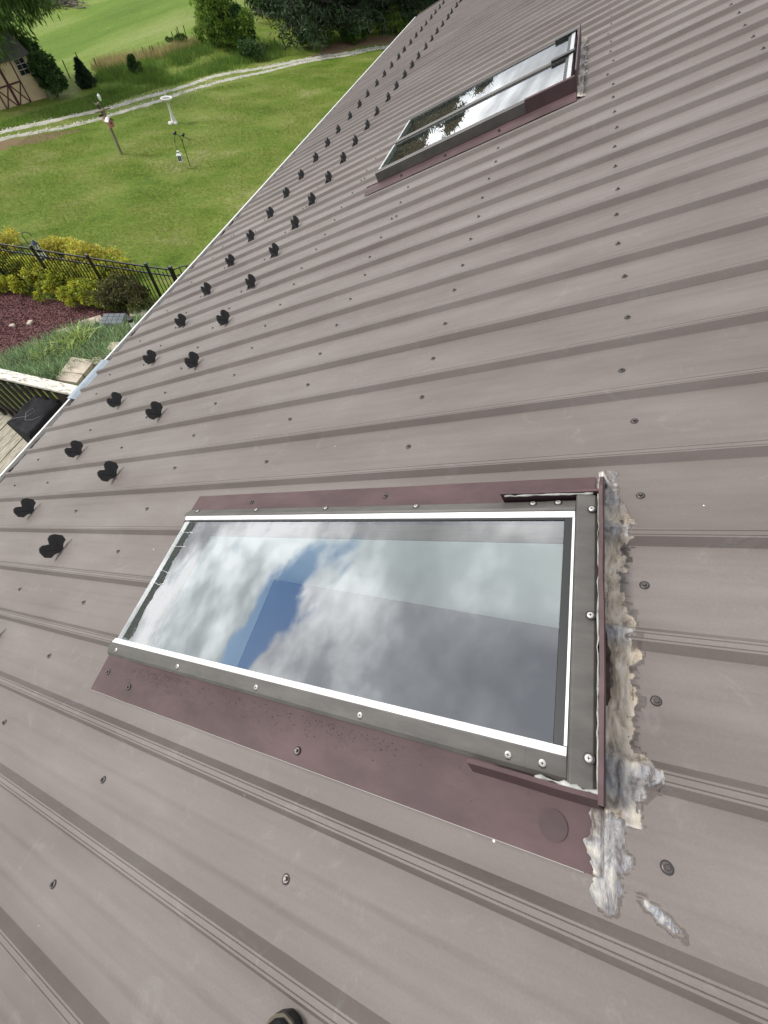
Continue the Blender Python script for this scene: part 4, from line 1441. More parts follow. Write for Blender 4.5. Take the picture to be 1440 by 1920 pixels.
def boot():
    root = empty('boot', rp(-0.487, -0.928, 0.0), (Matrix.Rotation(-TH, 3, 'Y') @ Matrix.Rotation(R(8), 3, 'Z')).to_euler(), 'black boot with a tan welt standing on the roof', 'boot')
    # local: y backwards from the toe is negative
    def section(t):     # t 0 toe .. 1 heel : half width, sole top, upper height
        y = -0.30 * t
        w = 0.048 * math.sqrt(max(0.0, 1 - (1 - min(1, t / 0.30)) ** 2)) if t < 0.30 else 0.048 - 0.012 * math.sin((t - 0.3) / 0.7 * math.pi) - 0.006 * (t > 0.95)
        if t > 0.9:
            w *= math.sqrt(max(0.05, 1 - ((t - 0.9) / 0.1) ** 2 * 0.8))
        h = 0.038 + 0.022 * min(1, t / 0.3) + 0.05 * max(0, (t - 0.35)) ** 1.0 * 1.6
        return y, w, h
    ts = [0, 0.015, 0.04, 0.08, 0.14, 0.22, 0.32, 0.45, 0.6, 0.75, 0.88, 0.96, 1.0]
    for nm, m_, prof in (('sole', M_BLACKPL, [(1.0, 0.0), (1.05, 0.004), (1.05, 0.020)]), ('welt', M_WELT, [(1.03, 0.0205), (1.04, 0.023), (1.02, 0.0265)])):
        q = MB(); vs, fs = [], []
        n = len(prof)
        for t in ts:
            y, w, h = section(t)
            y = y + (0.006 if t < 0.05 else 0)
            for sg in (-1, 1):
                for a, z in (prof if sg < 0 else prof[::-1]):
                    vs.append((sg * (w * a + 0.002), y, z))
        k = 2 * n
        for i in range(len(ts) - 1):
            for j in range(k):
                a, b = i * k + j, i * k + (j + 1) % k
                fs.append((a, b, b + k, a + k))
        fs.append(tuple(range(k))); fs.append(tuple((len(ts) - 1) * k + j for j in range(k)))
        q.add(vs, fs); q.build(nm, m_, root, smooth=False)
    q = MB(); vs, fs = [], []
    k = 12
    for t in ts:
        y, w, h = section(t)
        for j in range(k):
            a = math.pi * j / (k - 1)
            vs.append((-math.cos(a) * w * 0.99, y + 0.002, 0.0268 + (h - 0.0268) * math.sin(a) ** 0.7))
    for i in range(len(ts) - 1):
        for j in range(k - 1):
            a = i * k + j
            fs.append((a, a + 1, a + 1 + k, a + k))
    fs.append(tuple(range(k))); fs.append(tuple((len(ts) - 1) * k + j for j in range(k)))
    q.add(vs, fs); q.build('upper', M_SHOE, root, smooth=True)
    sh = MB()
    sh.lathe([(0.034, 0.05), (0.040, 0.085), (0.042, 0.115), (0.037, 0.118), (0.034, 0.10), (0.001, 0.095)], 16, (0, -0.240, 0))
    sh.build('collar', M_SHOE, root, smooth=True)
    for i in range(4):
        y = -0.10 - i * 0.022
        MB().tube([(-0.024, y, 0.060 + i * 0.011), (0, y - 0.004, 0.070 + i * 0.012), (0.024, y, 0.060 + i * 0.011)], 0.0022, 5).build('lace', M_WELT, root)


boot()

# ------------------------------------------------------------------ foliage helpers


def leaf_quads(P, D, size, aspect=0.5, droop=0.0, rng=RNG):
    """rhombic leaves at P, pointing along D"""
    n = len(P)
    D = D / (np.linalg.norm(D, axis=1, keepdims=True) + 1e-9)
    Rv = rng.normal(size=(n, 3))
    Sx = np.cross(D, Rv); Sx /= (np.linalg.norm(Sx, axis=1, keepdims=True) + 1e-9)
    size = np.broadcast_to(size, (n,))[:, None]
    a = P
    b = P + D * size * 0.5 + Sx * size * aspect * 0.5
    c = P + D * size + np.array([0, 0, -1]) * size * droop
    d = P + D * size * 0.5 - Sx * size * aspect * 0.5
    V = np.stack([a, b, c, d], 1).reshape(-1, 3)
    F = np.arange(4 * n).reshape(-1, 4)
    return V, F


def rand_dirs(n, rng=RNG):
    d = rng.normal(size=(n, 3))
    return d / np.linalg.norm(d, axis=1, keepdims=True)


def clump_points(centres, radii, per, rng=RNG, shell=0.55):
    P, O = [], []
    for c, r in zip(centres, radii):
        d = rand_dirs(per, rng)
        rr = r * (shell + (1 - shell) * rng.random((per, 1)) ** 0.5) * (0.75 + 0.5 * rng.random((per, 1)))
        P.append(np.array(c) + d * rr * np.array([1, 1, 0.8])); O.append(d)
    return np.concatenate(P), np.concatenate(O)


def shrub(base, rx, ry, h, m, label, name='shrub', cat='shrub', group=None, nclump=40, per=160, leaf=0.05, dome=0.5):
    root = empty(name, base, label=label, cat=cat, group=group)
    C_, Rr = [], []
    for _ in range(nclump):
        a = RNG.random() * 6.283; rr = math.sqrt(RNG.random())
        x, y = rr * math.cos(a), rr * math.sin(a)
        z = h * (dome + (1 - dome) * math.sqrt(max(0, 1 - rr * rr))) * RNG.uniform(0.35, 0.95)
        if RNG.random() < 0.5:
            z = h * (dome + (1 - dome) * math.sqrt(max(0, 1 - rr * rr))) * RNG.uniform(0.8, 0.97)
        lump = 1 + 0.22 * math.sin(3 * a + base[0]) + 0.12 * math.sin(7 * a + base[1])
        z *= RNG.uniform(0.8, 1.12)
        C_.append((x * rx * 0.85 * lump, y * ry * 0.85 * lump, max(z, 0.07))); Rr.append(RNG.uniform(0.08, 0.24) * min(rx, ry) * 1.3)
    P, O = clump_points(C_, Rr, per)
    O = O + np.array([0, 0, 0.35])
    keep = P[:, 2] > 0.0
    V, F = leaf_quads(P[keep], (O + 0.5 * RNG.normal(size=O.shape))[keep], RNG.uniform(0.6, 1.25, keep.sum()) * leaf, 0.6, 0.15)
    np_mesh('foliage', V, F, m, root)
    st = MB()
    for c in C_[:12]:
        st.tube([(RNG.uniform(-.06, .06), RNG.uniform(-.06, .06), -0.02), (c[0] * 0.5, c[1] * 0.5, c[2] * 0.6), c], [0.014, 0.009, 0.004], 5)
    st.build('stem', M_BARK, root)
    return root


def blades(P, h, w, lean, m, name, label=None, cat=None, kind='stuff', parent=None):
    n = len(P)
    a = RNG.random(n) * 6.283
    side = np.stack([np.cos(a), np.sin(a), np.zeros(n)], 1)
    ld = RNG.random(n) * 6.283
    tip = np.stack([np.cos(ld) * lean, np.sin(ld) * lean, np.ones(n)], 1) * (h * RNG.uniform(0.55, 1.25, n))[:, None]
    V = np.stack([P - side * w / 2, P + side * w / 2, P + tip], 1).reshape(-1, 3)
    F = np.arange(3 * n).reshape(-1, 3)
    o = np_mesh(name, V, F, m, parent)
    return tag(o, label, cat, kind=kind) if label else tag(o, kind=kind)


def scatter_poly(poly, n, zoff=0.0):
    xs = [p_[0] for p_ in poly]; ys = [p_[1] for p_ in poly]
    out = []
    tot = 0
    while tot < n:
        x = RNG.uniform(min(xs), max(xs), n * 2); y = RNG.uniform(min(ys), max(ys), n * 2)
        k = inside(poly, x, y)
        out.append(np.stack([x[k], y[k], gz(x[k], y[k]) + zoff], 1)); tot += k.sum()
    return np.concatenate(out)[:n]


# ------------------------------------------------------------------ lawn, tall grass and meadow edge
lawn_vis = gpoly([(-30, 320), (60, 250), (330, 185), (560, 128), (740, 96), (640, 190), (370, 470), (330, 500), (250, 470), (-30, 440)])
P1 = scatter_poly(lawn_vis, 110000, -0.005)
n1_ = np.array([noise.noise(Vector((x * 0.5, y * 0.5, 0))) for x, y in P1[:, :2]])
P1 = P1[n1_ > RNG.normal(-0.15, 0.25, len(P1))]
blades(P1, 0.065, 0.012, 0.7, M_BLADE, 'lawn_grass', 'short mown grass of the back lawn', 'grass')
tall_poly = gpoly([(170, 168), (185, 132), (270, 118), (400, 70), (430, 62), (500, 75), (560, 100), (480, 122), (400, 138), (333, 158), (262, 172), (215, 180)])
P2 = scatter_poly(tall_poly, 26000, -0.01)
c2 = np.array([noise.noise(Vector((x * 0.45, y * 0.45, 4))) for x, y in P2[:, :2]])
P2 = P2[c2 > RNG.normal(-0.1, 0.2, len(P2))]
blades(P2, 0.36, 0.03, 0.6, M_TALL, 'tall_grass', 'uncut green grass and weeds between the gravel track and the field', 'grass')
dry_poly = gpoly([(170, 132), (185, 118), (270, 103), (375, 76), (382, 86), (340, 100), (270, 118), (200, 136)])
P3 = scatter_poly(dry_poly, 4200, -0.01)
blades(P3, 0.46, 0.026, 0.35, M_DRY, 'dry_grass', 'tan dry grass along the stakes at the field edge', 'grass')
verge = gpoly([(-40, 245), (100, 200), (180, 175), (260, 165), (300, 165), (200, 200), (100, 222), (-40, 258)])
P4 = scatter_poly(verge, 9000, -0.005)
blades(P4, 0.14, 0.02, 0.6, M_TALL, 'verge_grass', 'rough grass verge in front of the shed', 'grass')

# ------------------------------------------------------------------ mulch bed and garden
mulch_poly = gpoly([(-120, 520), (0, 540), (50, 556), (119, 566), (208, 586), (262, 585), (262, 604), (215, 604), (167, 611), (117, 630), (69, 650), (6, 683), (-60, 720), (-160, 740)])


def build_mulch():
    xs = [p_.x for p_ in mulch_poly]; ys = [p_.y for p_ in mulch_poly]
    st = 0.10
    gx_ = np.arange(min(xs), max(xs) + st, st); gy_ = np.arange(min(ys), max(ys) + st, st)
    X, Y = np.meshgrid(gx_, gy_)
    ins = inside(mulch_poly, X, Y)
    Z = gz(X, Y) + 0.03 + 0.012 * RNG.random(X.shape)
    nx, ny_ = len(gx_), len(gy_)
    V = np.stack([X, Y, Z], -1).reshape(-1, 3)
    i = np.arange(ny_ - 1)[:, None] * nx + np.arange(nx - 1)[None, :]
    ok = ins[:-1, :-1] & ins[1:, 1:] & ins[1:, :-1] & ins[:-1, 1:]
    F = np.stack([i, i + 1, i + nx + 1, i + nx], -1)[ok]
    o = np_mesh('mulch_bed', V, F, M_MULCH)
    o['kind'] = 'structure'
    P = scatter_poly(mulch_poly, 36000, 0.036)
    D = rand_dirs(len(P)); D[:, 2] = np.abs(D[:, 2]) * 0.3
    V, F = leaf_quads(P, D, RNG.uniform(0.02, 0.07, len(P)), 0.45)
    tag(np_mesh('mulch_chips', V, F, M_CHIP), 'dark red wood mulch covering the garden bed', 'mulch', kind='stuff')


build_mulch()


def stone(px, py, sx, sy, sz, label, rz_=0.0, group=None, sink=0.02, name='stone', flat=False):
    b = at(px, py)
    q = MB()
    q.box((-sx / 2, -sy / 2, -sink), (sx / 2, sy / 2, sz), jit=0.06 * min(sx, sy, sz * 3))
    o = q.build(name, M_STONE, bevel=min(sx, sy, sz) * (0.12 if flat else 0.28))
    for v in o.data.vertices:
        v.co += Vector(noise.noise_vector(v.co * 9 + Vector((px, py, 0)))) * 0.02 * min(sx, sy)
    o.location = (b.x, b.y, b.z + 0.01)
    o.rotation_euler = (0, 0, rz_)
    return tag(o, label, 'stone', group)


stone(27, 615, 0.13, 0.10, 0.09, 'small pale stone lying on mulch, between two others', 0.4)
stone(60, 610, 0.18, 0.12, 0.10, 'largest loose pale stone on the red mulch', 1.9)
stone(-4, 626, 0.13, 0.12, 0.10, 'pale stone on mulch beside the black stake', 0.9)
stone(175, 611, 0.55, 0.32, 0.14, 'buff edging stone between mulch and grey lid', 0.75)
stone(130, 629, 0.50, 0.26, 0.14, 'long buff edging stone between mulch and daylilies', 0.75)
stone(85, 650, 0.5, 0.2, 0.10, 'half buried edging stone at the mulch and ground cover', 0.75)
stone(264, 598, 0.40, 0.30, 0.16, 'tan stone beside the white pipe', 0.3)
stone(153, 694, 0.52, 0.50, 0.13, 'large flat tan stepping slab beside the ground cover', 0.15, flat=True)
stone(186, 683, 0.26, 0.24, 0.12, 'small tan slab touching the large stepping slab', 0.3, flat=True)
stone(134, 713, 0.52, 0.26, 0.08, 'greyer slab next to the deck railing', 0.1, flat=True)
stone(218, 660, 0.22, 0.34, 0.16, 'weathered tan block half hidden behind the gutter', 0.2, flat=True)
stone(204, 674, 0.18, 0.18, 0.12, 'rough tan block between the slab and weathered block', 0.5, flat=True)

cover_poly = gpoly([(-10, 688), (69, 652), (117, 632), (167, 614), (215, 622), (240, 612), (275, 596), (290, 600), (230, 660), (205, 690), (178, 680), (150, 688), (128, 705), (100, 722), (40, 735), (-10, 715)])
P5 = scatter_poly(cover_poly, 15000, -0.01)
blades(P5, 0.24, 0.034, 0.85, M_COVER, 'ground_cover', 'low blue green ground cover filling the bed by the deck', 'ground cover')


def daylily(px, py, n, h, label):
    b = at(px, py)
    root = empty('daylily', b, label=label, cat='plant', group='daylily clumps')
    V, F = [], []
    for _ in range(n):
        a = RNG.random() * 6.283
        L_ = h * RNG.uniform(0.6, 1.2); sp = RNG.uniform(0.35, 0.9)
        d = np.array([math.cos(a), math.sin(a), 0]); s_ = np.array([-d[1], d[0], 0])
        c = np.array([RNG.normal(0, 0.05), RNG.normal(0, 0.05), 0])
        w = 0.011
        pts = []
        for t in (0, 0.35, 0.7, 1.0):
            pts.append(c + d * L_ * sp * t ** 1.4 + np.array([0, 0, L_ * (t - 0.55 * t * t * sp)]))
        k = len(V)
        for p_, ww in zip(pts, (w, w * 1.1, w * 0.8, 0.002)):
            V += [p_ - s_ * ww, p_ + s_ * ww]
        F += [(k, k + 1, k + 3, k + 2), (k + 2, k + 3, k + 5, k + 4), (k + 4, k + 5, k + 7, k + 6)]
    np_mesh('leaves', np.array(V), np.array(F), M_LILY, root)


for px, py, n, h in ((150, 645, 70, 0.55), (172, 640, 60, 0.5), (128, 655, 60, 0.5), (160, 655, 60, 0.45), (105, 668, 46, 0.45), (86, 682, 40, 0.4), (140, 668, 44, 0.42)):
    daylily(px, py, n, h, 'yellow green daylily clump with arching strap leaves in the ground cover')


def lid_box():
    b = at(220, 612)
    root = empty('utility_box', b, (0, 0, R(18)), 'grey ribbed plastic lid on a black box beside white pipe', 'utility box')
    MB().prism([(-0.26, -0.19), (0.26, -0.19), (0.26, 0.19), (-0.26, 0.19)], 'z', -0.03, 0.17).build('box', M_BLACKPL, root, bevel=0.01)
    q = MB()
    q.add([(-0.31, -0.24, 0.172), (0.31, -0.24, 0.172), (0.31, 0.24, 0.172), (-0.31, 0.24, 0.172), (-0.27, -0.20, 0.235), (0.27, -0.20, 0.235), (0.27, 0.20, 0.235), (-0.27, 0.20, 0.235)], [(0, 3, 2, 1), (4, 5, 6, 7), (0, 1, 5, 4), (1, 2, 6, 5), (2, 3, 7, 6), (3, 0, 4, 7)])
    q.build('lid', M_GREYBOX, root, bevel=0.008)
    for x in (-0.14, 0, 0.14):
        MB().box((x - 0.006, -0.19, 0.2352), (x + 0.006, 0.19, 0.243)).build('lid_rib', M_GREYBOX, root)
    for y in (-0.07, 0.07):
        MB().box((-0.26, y - 0.005, 0.2355), (0.26, y + 0.005, 0.2415)).build('lid_rib', M_GREYBOX, root)
    for x, y in ((-0.22, -0.15), (0.22, -0.15), (-0.22, 0.15), (0.22, 0.15)):
        MB().box((x - 0.02, y - 0.04, -0.05), (x + 0.02, y - 0.1, 0.03)).build('foot', M_BLACKPL, root)


lid_box()


def vent_pipe():
    b = at(262, 632)
    h = max(0.5, height_of(b, 249, 599))
    root = empty('vent_pipe', b, label='white plastic pipe with a black cap standing by the gutter', cat='pipe')
    MB().tube([(0, 0, -0.1), (0, 0, h * 0.9)], 0.055, 16).build('pipe', M_WHITE, root, smooth=False)
    MB().lathe([(0.062, h * 0.88), (0.066, h * 0.90), (0.066, h), (0.058, h * 1.02), (0.001, h * 1.02)], 16).build('cap', M_BLACKPL, root)


vent_pipe()
# thin black stake lying at the mulch
b = at(8, 612)
st = MB(); st.tube([(-0.5, -0.05, 0.30), (0.0, 0.0, 0.05)], 0.012, 6); st.tube([(0.0, 0.0, 0.05), (0.02, 0.01, -0.05)], 0.012, 6)
o = st.build('garden_stake', M_BLACKPL); o.location = b
tag(o, 'thin black rod slanting out of the red mulch', 'stake')

# ------------------------------------------------------------------ metal fence


def fence():
    ZT = -5.10
    tops = [on_z(px, py, ZT) for px, py in ((58.3, 463.9), (163.9, 480.6), (273.6, 497.0), (319.4, 502.8))]
    step = (tops[2] - tops[0]) / 2
    posts = [tops[0] - step * 2, tops[0] - step] + tops
    base = posts[2]
    g = Vector((base.x, base.y, float(gz(base.x, base.y))))
    root = empty('metal_fence', g, label='black metal picket fence along the golden shrubs', cat='fence')

    def part(mb, nm):
        o = mb.build(nm, M_FENCE, root); o.location = -g
        return o
    for i, p_ in enumerate(posts):
        w = 0.075 if i == len(posts) - 1 else 0.058
        zb = float(gz(p_.x, p_.y)) - 0.1
        q = MB(); q.box((p_.x - w / 2, p_.y - w / 2, zb), (p_.x + w / 2, p_.y + w / 2, ZT + 0.02))
        part(q, 'post')
        c = MB(); c.box((p_.x - w / 2 - 0.006, p_.y - w / 2 - 0.006, ZT + 0.0205), (p_.x + w / 2 + 0.006, p_.y + w / 2 + 0.006, ZT + 0.045))
        part(c, 'post_cap')
    for a, b in zip(posts[:-1], posts[1:]):
        d = (b - a); L_ = d.length; d.normalize()
        a2, b2 = a + d * 0.045, b - d * 0.045
        for dz in (-0.04, -0.20, -1.08):
            part(MB().bar(a2 + Vector((0, 0, dz)), b2 + Vector((0, 0, dz)), 0.026, 0.030), 'rail')
        n = max(2, int(round((L_ - 0.09) / 0.105)))
        for k in range(1, n):
            p_ = a2.lerp(b2, k / n)
            hi = -0.056 if k % 2 == 0 else -0.12
            part(MB().box((p_.x - 0.008, p_.y - 0.008, ZT - 1.16), (p_.x + 0.008, p_.y + 0.008, ZT + hi)), 'picket')
    # arched gate beyond the last post
    pz = posts[-1]
    d = (posts[-1] - posts[-2]).normalized()
    s0, wd = 0.06, 1.0
    def arch(t): return -0.02 + 0.16 * math.sin(math.pi * t)
    for off in (0.0, -0.16):
        part(MB().tube([pz + d * (s0 + wd * t) + Vector((0, 0, arch(t) * (1 if off == 0 else 0.8) + off - 0.02)) for t in np.linspace(0, 1, 13)], 0.014, 6), 'gate_rail')
    part(MB().bar(pz + d * s0 + Vector((0, 0, -1.08)), pz + d * (s0 + wd) + Vector((0, 0, -1.08)), 0.026, 0.03), 'gate_rail')
    for k in range(0, 11):
        t = k / 10
        p_ = pz + d * (s0 + wd * t)
        part(MB().box((p_.x - 0.008, p_.y - 0.008, ZT - 1.14), (p_.x + 0.008, p_.y + 0.008, ZT + arch(t) - (0.03 if k % 2 == 0 else 0.15))), 'gate_picket')
    return posts


fposts = fence()

# shrubs along the fence
GF = 'golden shrubs in front of the fence'
shrub(at(30, 534), 1.15, 0.60, 0.74, M_SHRUB_Y, 'golden green shrub on mulch, farthest along the fence from the gate', group=GF, nclump=70, per=150, leaf=0.075)
shrub(at(-60, 525), 1.1, 0.72, 0.78, M_SHRUB_Y, 'golden shrub past the last one by the fence, away from the gate', group=GF, nclump=50, per=130, leaf=0.075)
shrub(at(118, 550), 1.10, 0.60, 0.78, M_SHRUB_Y, 'bright golden shrub at the middle of the fence and mulch edge', group=GF, nclump=75, per=150, leaf=0.075)
shrub(at(180, 570), 0.88, 0.52, 0.60, M_SHRUB_Y, 'lower golden green shrub touching the dark reddish shrub', group=GF, nclump=50, per=140, leaf=0.07)
shrub(at(245, 578), 0.80, 0.56, 0.74, M_SHRUB_D, 'dark reddish green shrub between fence and gutter', nclump=70, per=150, leaf=0.065)
shrub(at(5, 470), 0.75, 0.6, 0.40, M_SHRUB_YB, 'yellow shrub on the lawn side of the fence by the end', group='yellow shrubs behind the fence', nclump=40, per=120, leaf=0.07)
shrub(at(112, 476), 0.60, 0.50, 0.36, M_SHRUB_YB, 'yellow shrub on the lawn side of the fence under garden ornament', group='yellow shrubs behind the fence', nclump=40, per=120, leaf=0.07)
shrub(at(180, 500), 0.95, 0.62, 0.48, M_SHRUB_YB, 'wide yellow shrub on the lawn side, widest of those behind the fence', group='yellow shrubs behind the fence', nclump=60, per=130, leaf=0.07)
shrub(at(225, 520), 0.7, 0.55, 0.42, M_SHRUB_Y, 'green gold shrub behind the fence nearest the gate', group='yellow shrubs behind the fence', nclump=44, per=120, leaf=0.07)


def single_hook():
    b = at(86, 505)
    h = height_of(b, 50, 432)
    root = empty('shepherd_hook', b, label='plain single black shepherd hook behind the fence', cat='shepherd hook')
    pts = [(0, 0, -0.1), (0, 0, h * 0.62), (-0.01, 0, h * 0.80), (-0.02, 0.0, h * 0.92), (0.03, 0.02, h * 0.99), (0.12, 0.05, h), (0.19, 0.08, h * 0.96), (0.215, 0.09, h * 0.91), (0.24, 0.1, h * 0.925)]
    MB().tube(pts, 0.011, 7).build('rod', M_FENCE, root, smooth=True)


single_hook()


def ornament():
    b = at(90, 494)
    h = height_of(b, 70, 447)
    root = empty('garden_ornament', b, (0, 0, R(20)), 'white and black garden ornament with blue base behind the fence', 'ornament')
    MB().lathe([(0.13, -0.03), (0.13, h * 0.18), (0.11, h * 0.30), (0.001, h * 0.31)], 12).build('base', M_BLUE, root)
    MB().lathe([(0.088, h * 0.31), (0.082, h * 0.52), (0.001, h * 0.521)], 12).build('lower_body', M_WHITE, root)
    MB().lathe([(0.084, h * 0.522), (0.080, h * 0.66), (0.001, h * 0.661)], 12).build('dark_band', M_BLACKPL, root)
    MB().lathe([(0.080, h * 0.662), (0.078, h * 0.83), (0.001, h * 0.831)], 12).build('upper_body', M_WHITE, root)
    for k in range(6):
        a = k * math.pi / 3
        MB().cbox((0.0795 * math.cos(a), 0.0795 * math.sin(a), h * 0.75), (0.022, 0.022, h * 0.11)).build('dark_slot', M_BLACKPL, root)
    MB().lathe([(0.088, h * 0.832), (0.092, h * 0.85), (0.03, h * 0.96), (0.012, h * 1.0), (0.001, h)], 12).build('cap', M_BLUE, root)


ornament()

# ------------------------------------------------------------------ lawn furniture


def birdbath():
    b = at(327, 231)
    h = height_of(b, 313, 183)
    root = empty('birdbath', b, label='white concrete birdbath on a baluster column in the lawn', cat='birdbath')
    s_ = h / 0.95
    MB().lathe([(0.17 * s_, -0.03), (0.17 * s_, 0.05 * s_), (0.13 * s_, 0.09 * s_), (0.10 * s_, 0.18 * s_), (0.08 * s_, 0.26 * s_), (0.062 * s_, 0.45 * s_), (0.055 * s_, 0.68 * s_), (0.075 * s_, 0.75 * s_), (0.10 * s_, 0.78 * s_), (0.001, 0.781 * s_)], 20).build('column', M_CONCRETE, root, smooth=True)
    MB().lathe([(0.09 * s_, 0.782 * s_), (0.19 * s_, 0.84 * s_), (0.265 * s_, 0.90 * s_), (0.285 * s_, 0.935 * s_), (0.275 * s_, 0.955 * s_), (0.235 * s_, 0.955 * s_), (0.20 * s_, 0.92 * s_), (0.10 * s_, 0.885 * s_), (0.001, 0.875 * s_)], 28).build('bowl', M_CONCRETE, root, smooth=True)
    MB().lathe([(0.001, 0.918 * s_), (0.198 * s_, 0.919 * s_), (0.19 * s_, 0.914 * s_), (0.001, 0.914 * s_)], 24).build('water', M_WATER, root)
    for dx, dy, rr in ((-0.15, -0.14, 0.11), (-0.06, -0.20, 0.10), (0.16, -0.08, 0.09)):
        q = MB(); q.lathe([(rr * s_, -0.02), (rr * s_, 0.03), (rr * 0.7 * s_, 0.085), (0.001, 0.10)], 10)
        o = q.build('foot_stone', M_CONCRETE, root, smooth=True); o.location = (dx * s_, dy * s_, 0)


birdbath()


def birdhouse_post():
    b = at(228, 289)
    h = height_of(b, 190, 197)
    root = empty('birdhouse_post', b, (0, 0, R(-20)), 'wooden post carrying red birdhouse, feeder trays and a white cup', 'birdhouse')
    MB().box((-0.045, -0.045, -0.1), (0.045, 0.045, h * 0.92)).build('post', M_POSTWOOD, root, bevel=0.004)
    z = h * 0.60
    # main house
    q = MB(); q.prism([(-0.10, z), (0.10, z), (0.10, z + 0.20), (0.0, z + 0.29), (-0.10, z + 0.20)], 'x', 0.05, 0.25)
    q.build('house_body', M_BIRDRED, root)
    for sg in (1, -1):
        q = MB(); q.add([(0.03, 0.0, z + 0.305), (0.28, 0.0, z + 0.305), (0.28, sg * 0.15, z + 0.175), (0.03, sg * 0.15, z + 0.175), (0.03, 0.0, z + 0.32), (0.28, 0.0, z + 0.32), (0.28, sg * 0.155, z + 0.19), (0.03, sg * 0.155, z + 0.19)], [(0, 1, 2, 3), (7, 6, 5, 4), (0, 4, 5, 1), (1, 5, 6, 2), (2, 6, 7, 3), (3, 7, 4, 0)])
        q.build('house_roof', M_WHITE if sg < 0 else M_DARKWOOD, root)
    q = MB(); q.tube([(0.249, 0, z + 0.13), (0.256, 0, z + 0.13)], 0.032, 12); q.build('entrance', M_BLACKPL, root)
    # second house on the other side
    z2 = h * 0.66
    q = MB(); q.prism([(-0.08, z2), (0.08, z2), (0.08, z2 + 0.16), (0.0, z2 + 0.23), (-0.08, z2 + 0.16)], 'x', -0.25, -0.05)
    q.build('house_body', M_BIRDTAN, root)
    q = MB(); q.bar((-0.15, -0.07, z2 + 0.19), (-0.15, -0.071, z2 + 0.26), 0.24, 0.02); q.build('house_roof', M_DARKWOOD, root)
    # top platform and tools
    MB().box((-0.05, -0.36, h * 0.90), (0.09, 0.30, h * 0.925)).build('tray', M_POSTWOOD, root)
    MB().bar((-0.02, -0.02, h * 0.80), (-0.20, -0.06, h * 1.04), 0.06, 0.07).build('bracket', M_DARKWOOD, root)
    MB().box((-0.26, -0.10, h * 1.0), (-0.10, 0.04, h * 1.03)).build('side_tray', M_POSTWOOD, root)
    MB().tube([(0.02, 0.05, h * 0.92), (0.0, 0.07, h * 1.10)], 0.012, 6).build('wire', M_STEEL, root)
    MB().lathe([(0.03, h * 1.07), (0.055, h * 1.12), (0.06, h * 1.17), (0.02, h * 1.20), (0.001, h * 1.20)], 12, (0.0, 0.08, 0)).build('white_cup', M_WHITE, root)
    MB().box((-0.20, 0.06, h * 0.70), (-0.15, 0.10, h * 0.84)).build('feeder_tube', M_GALV, root)


birdhouse_post()


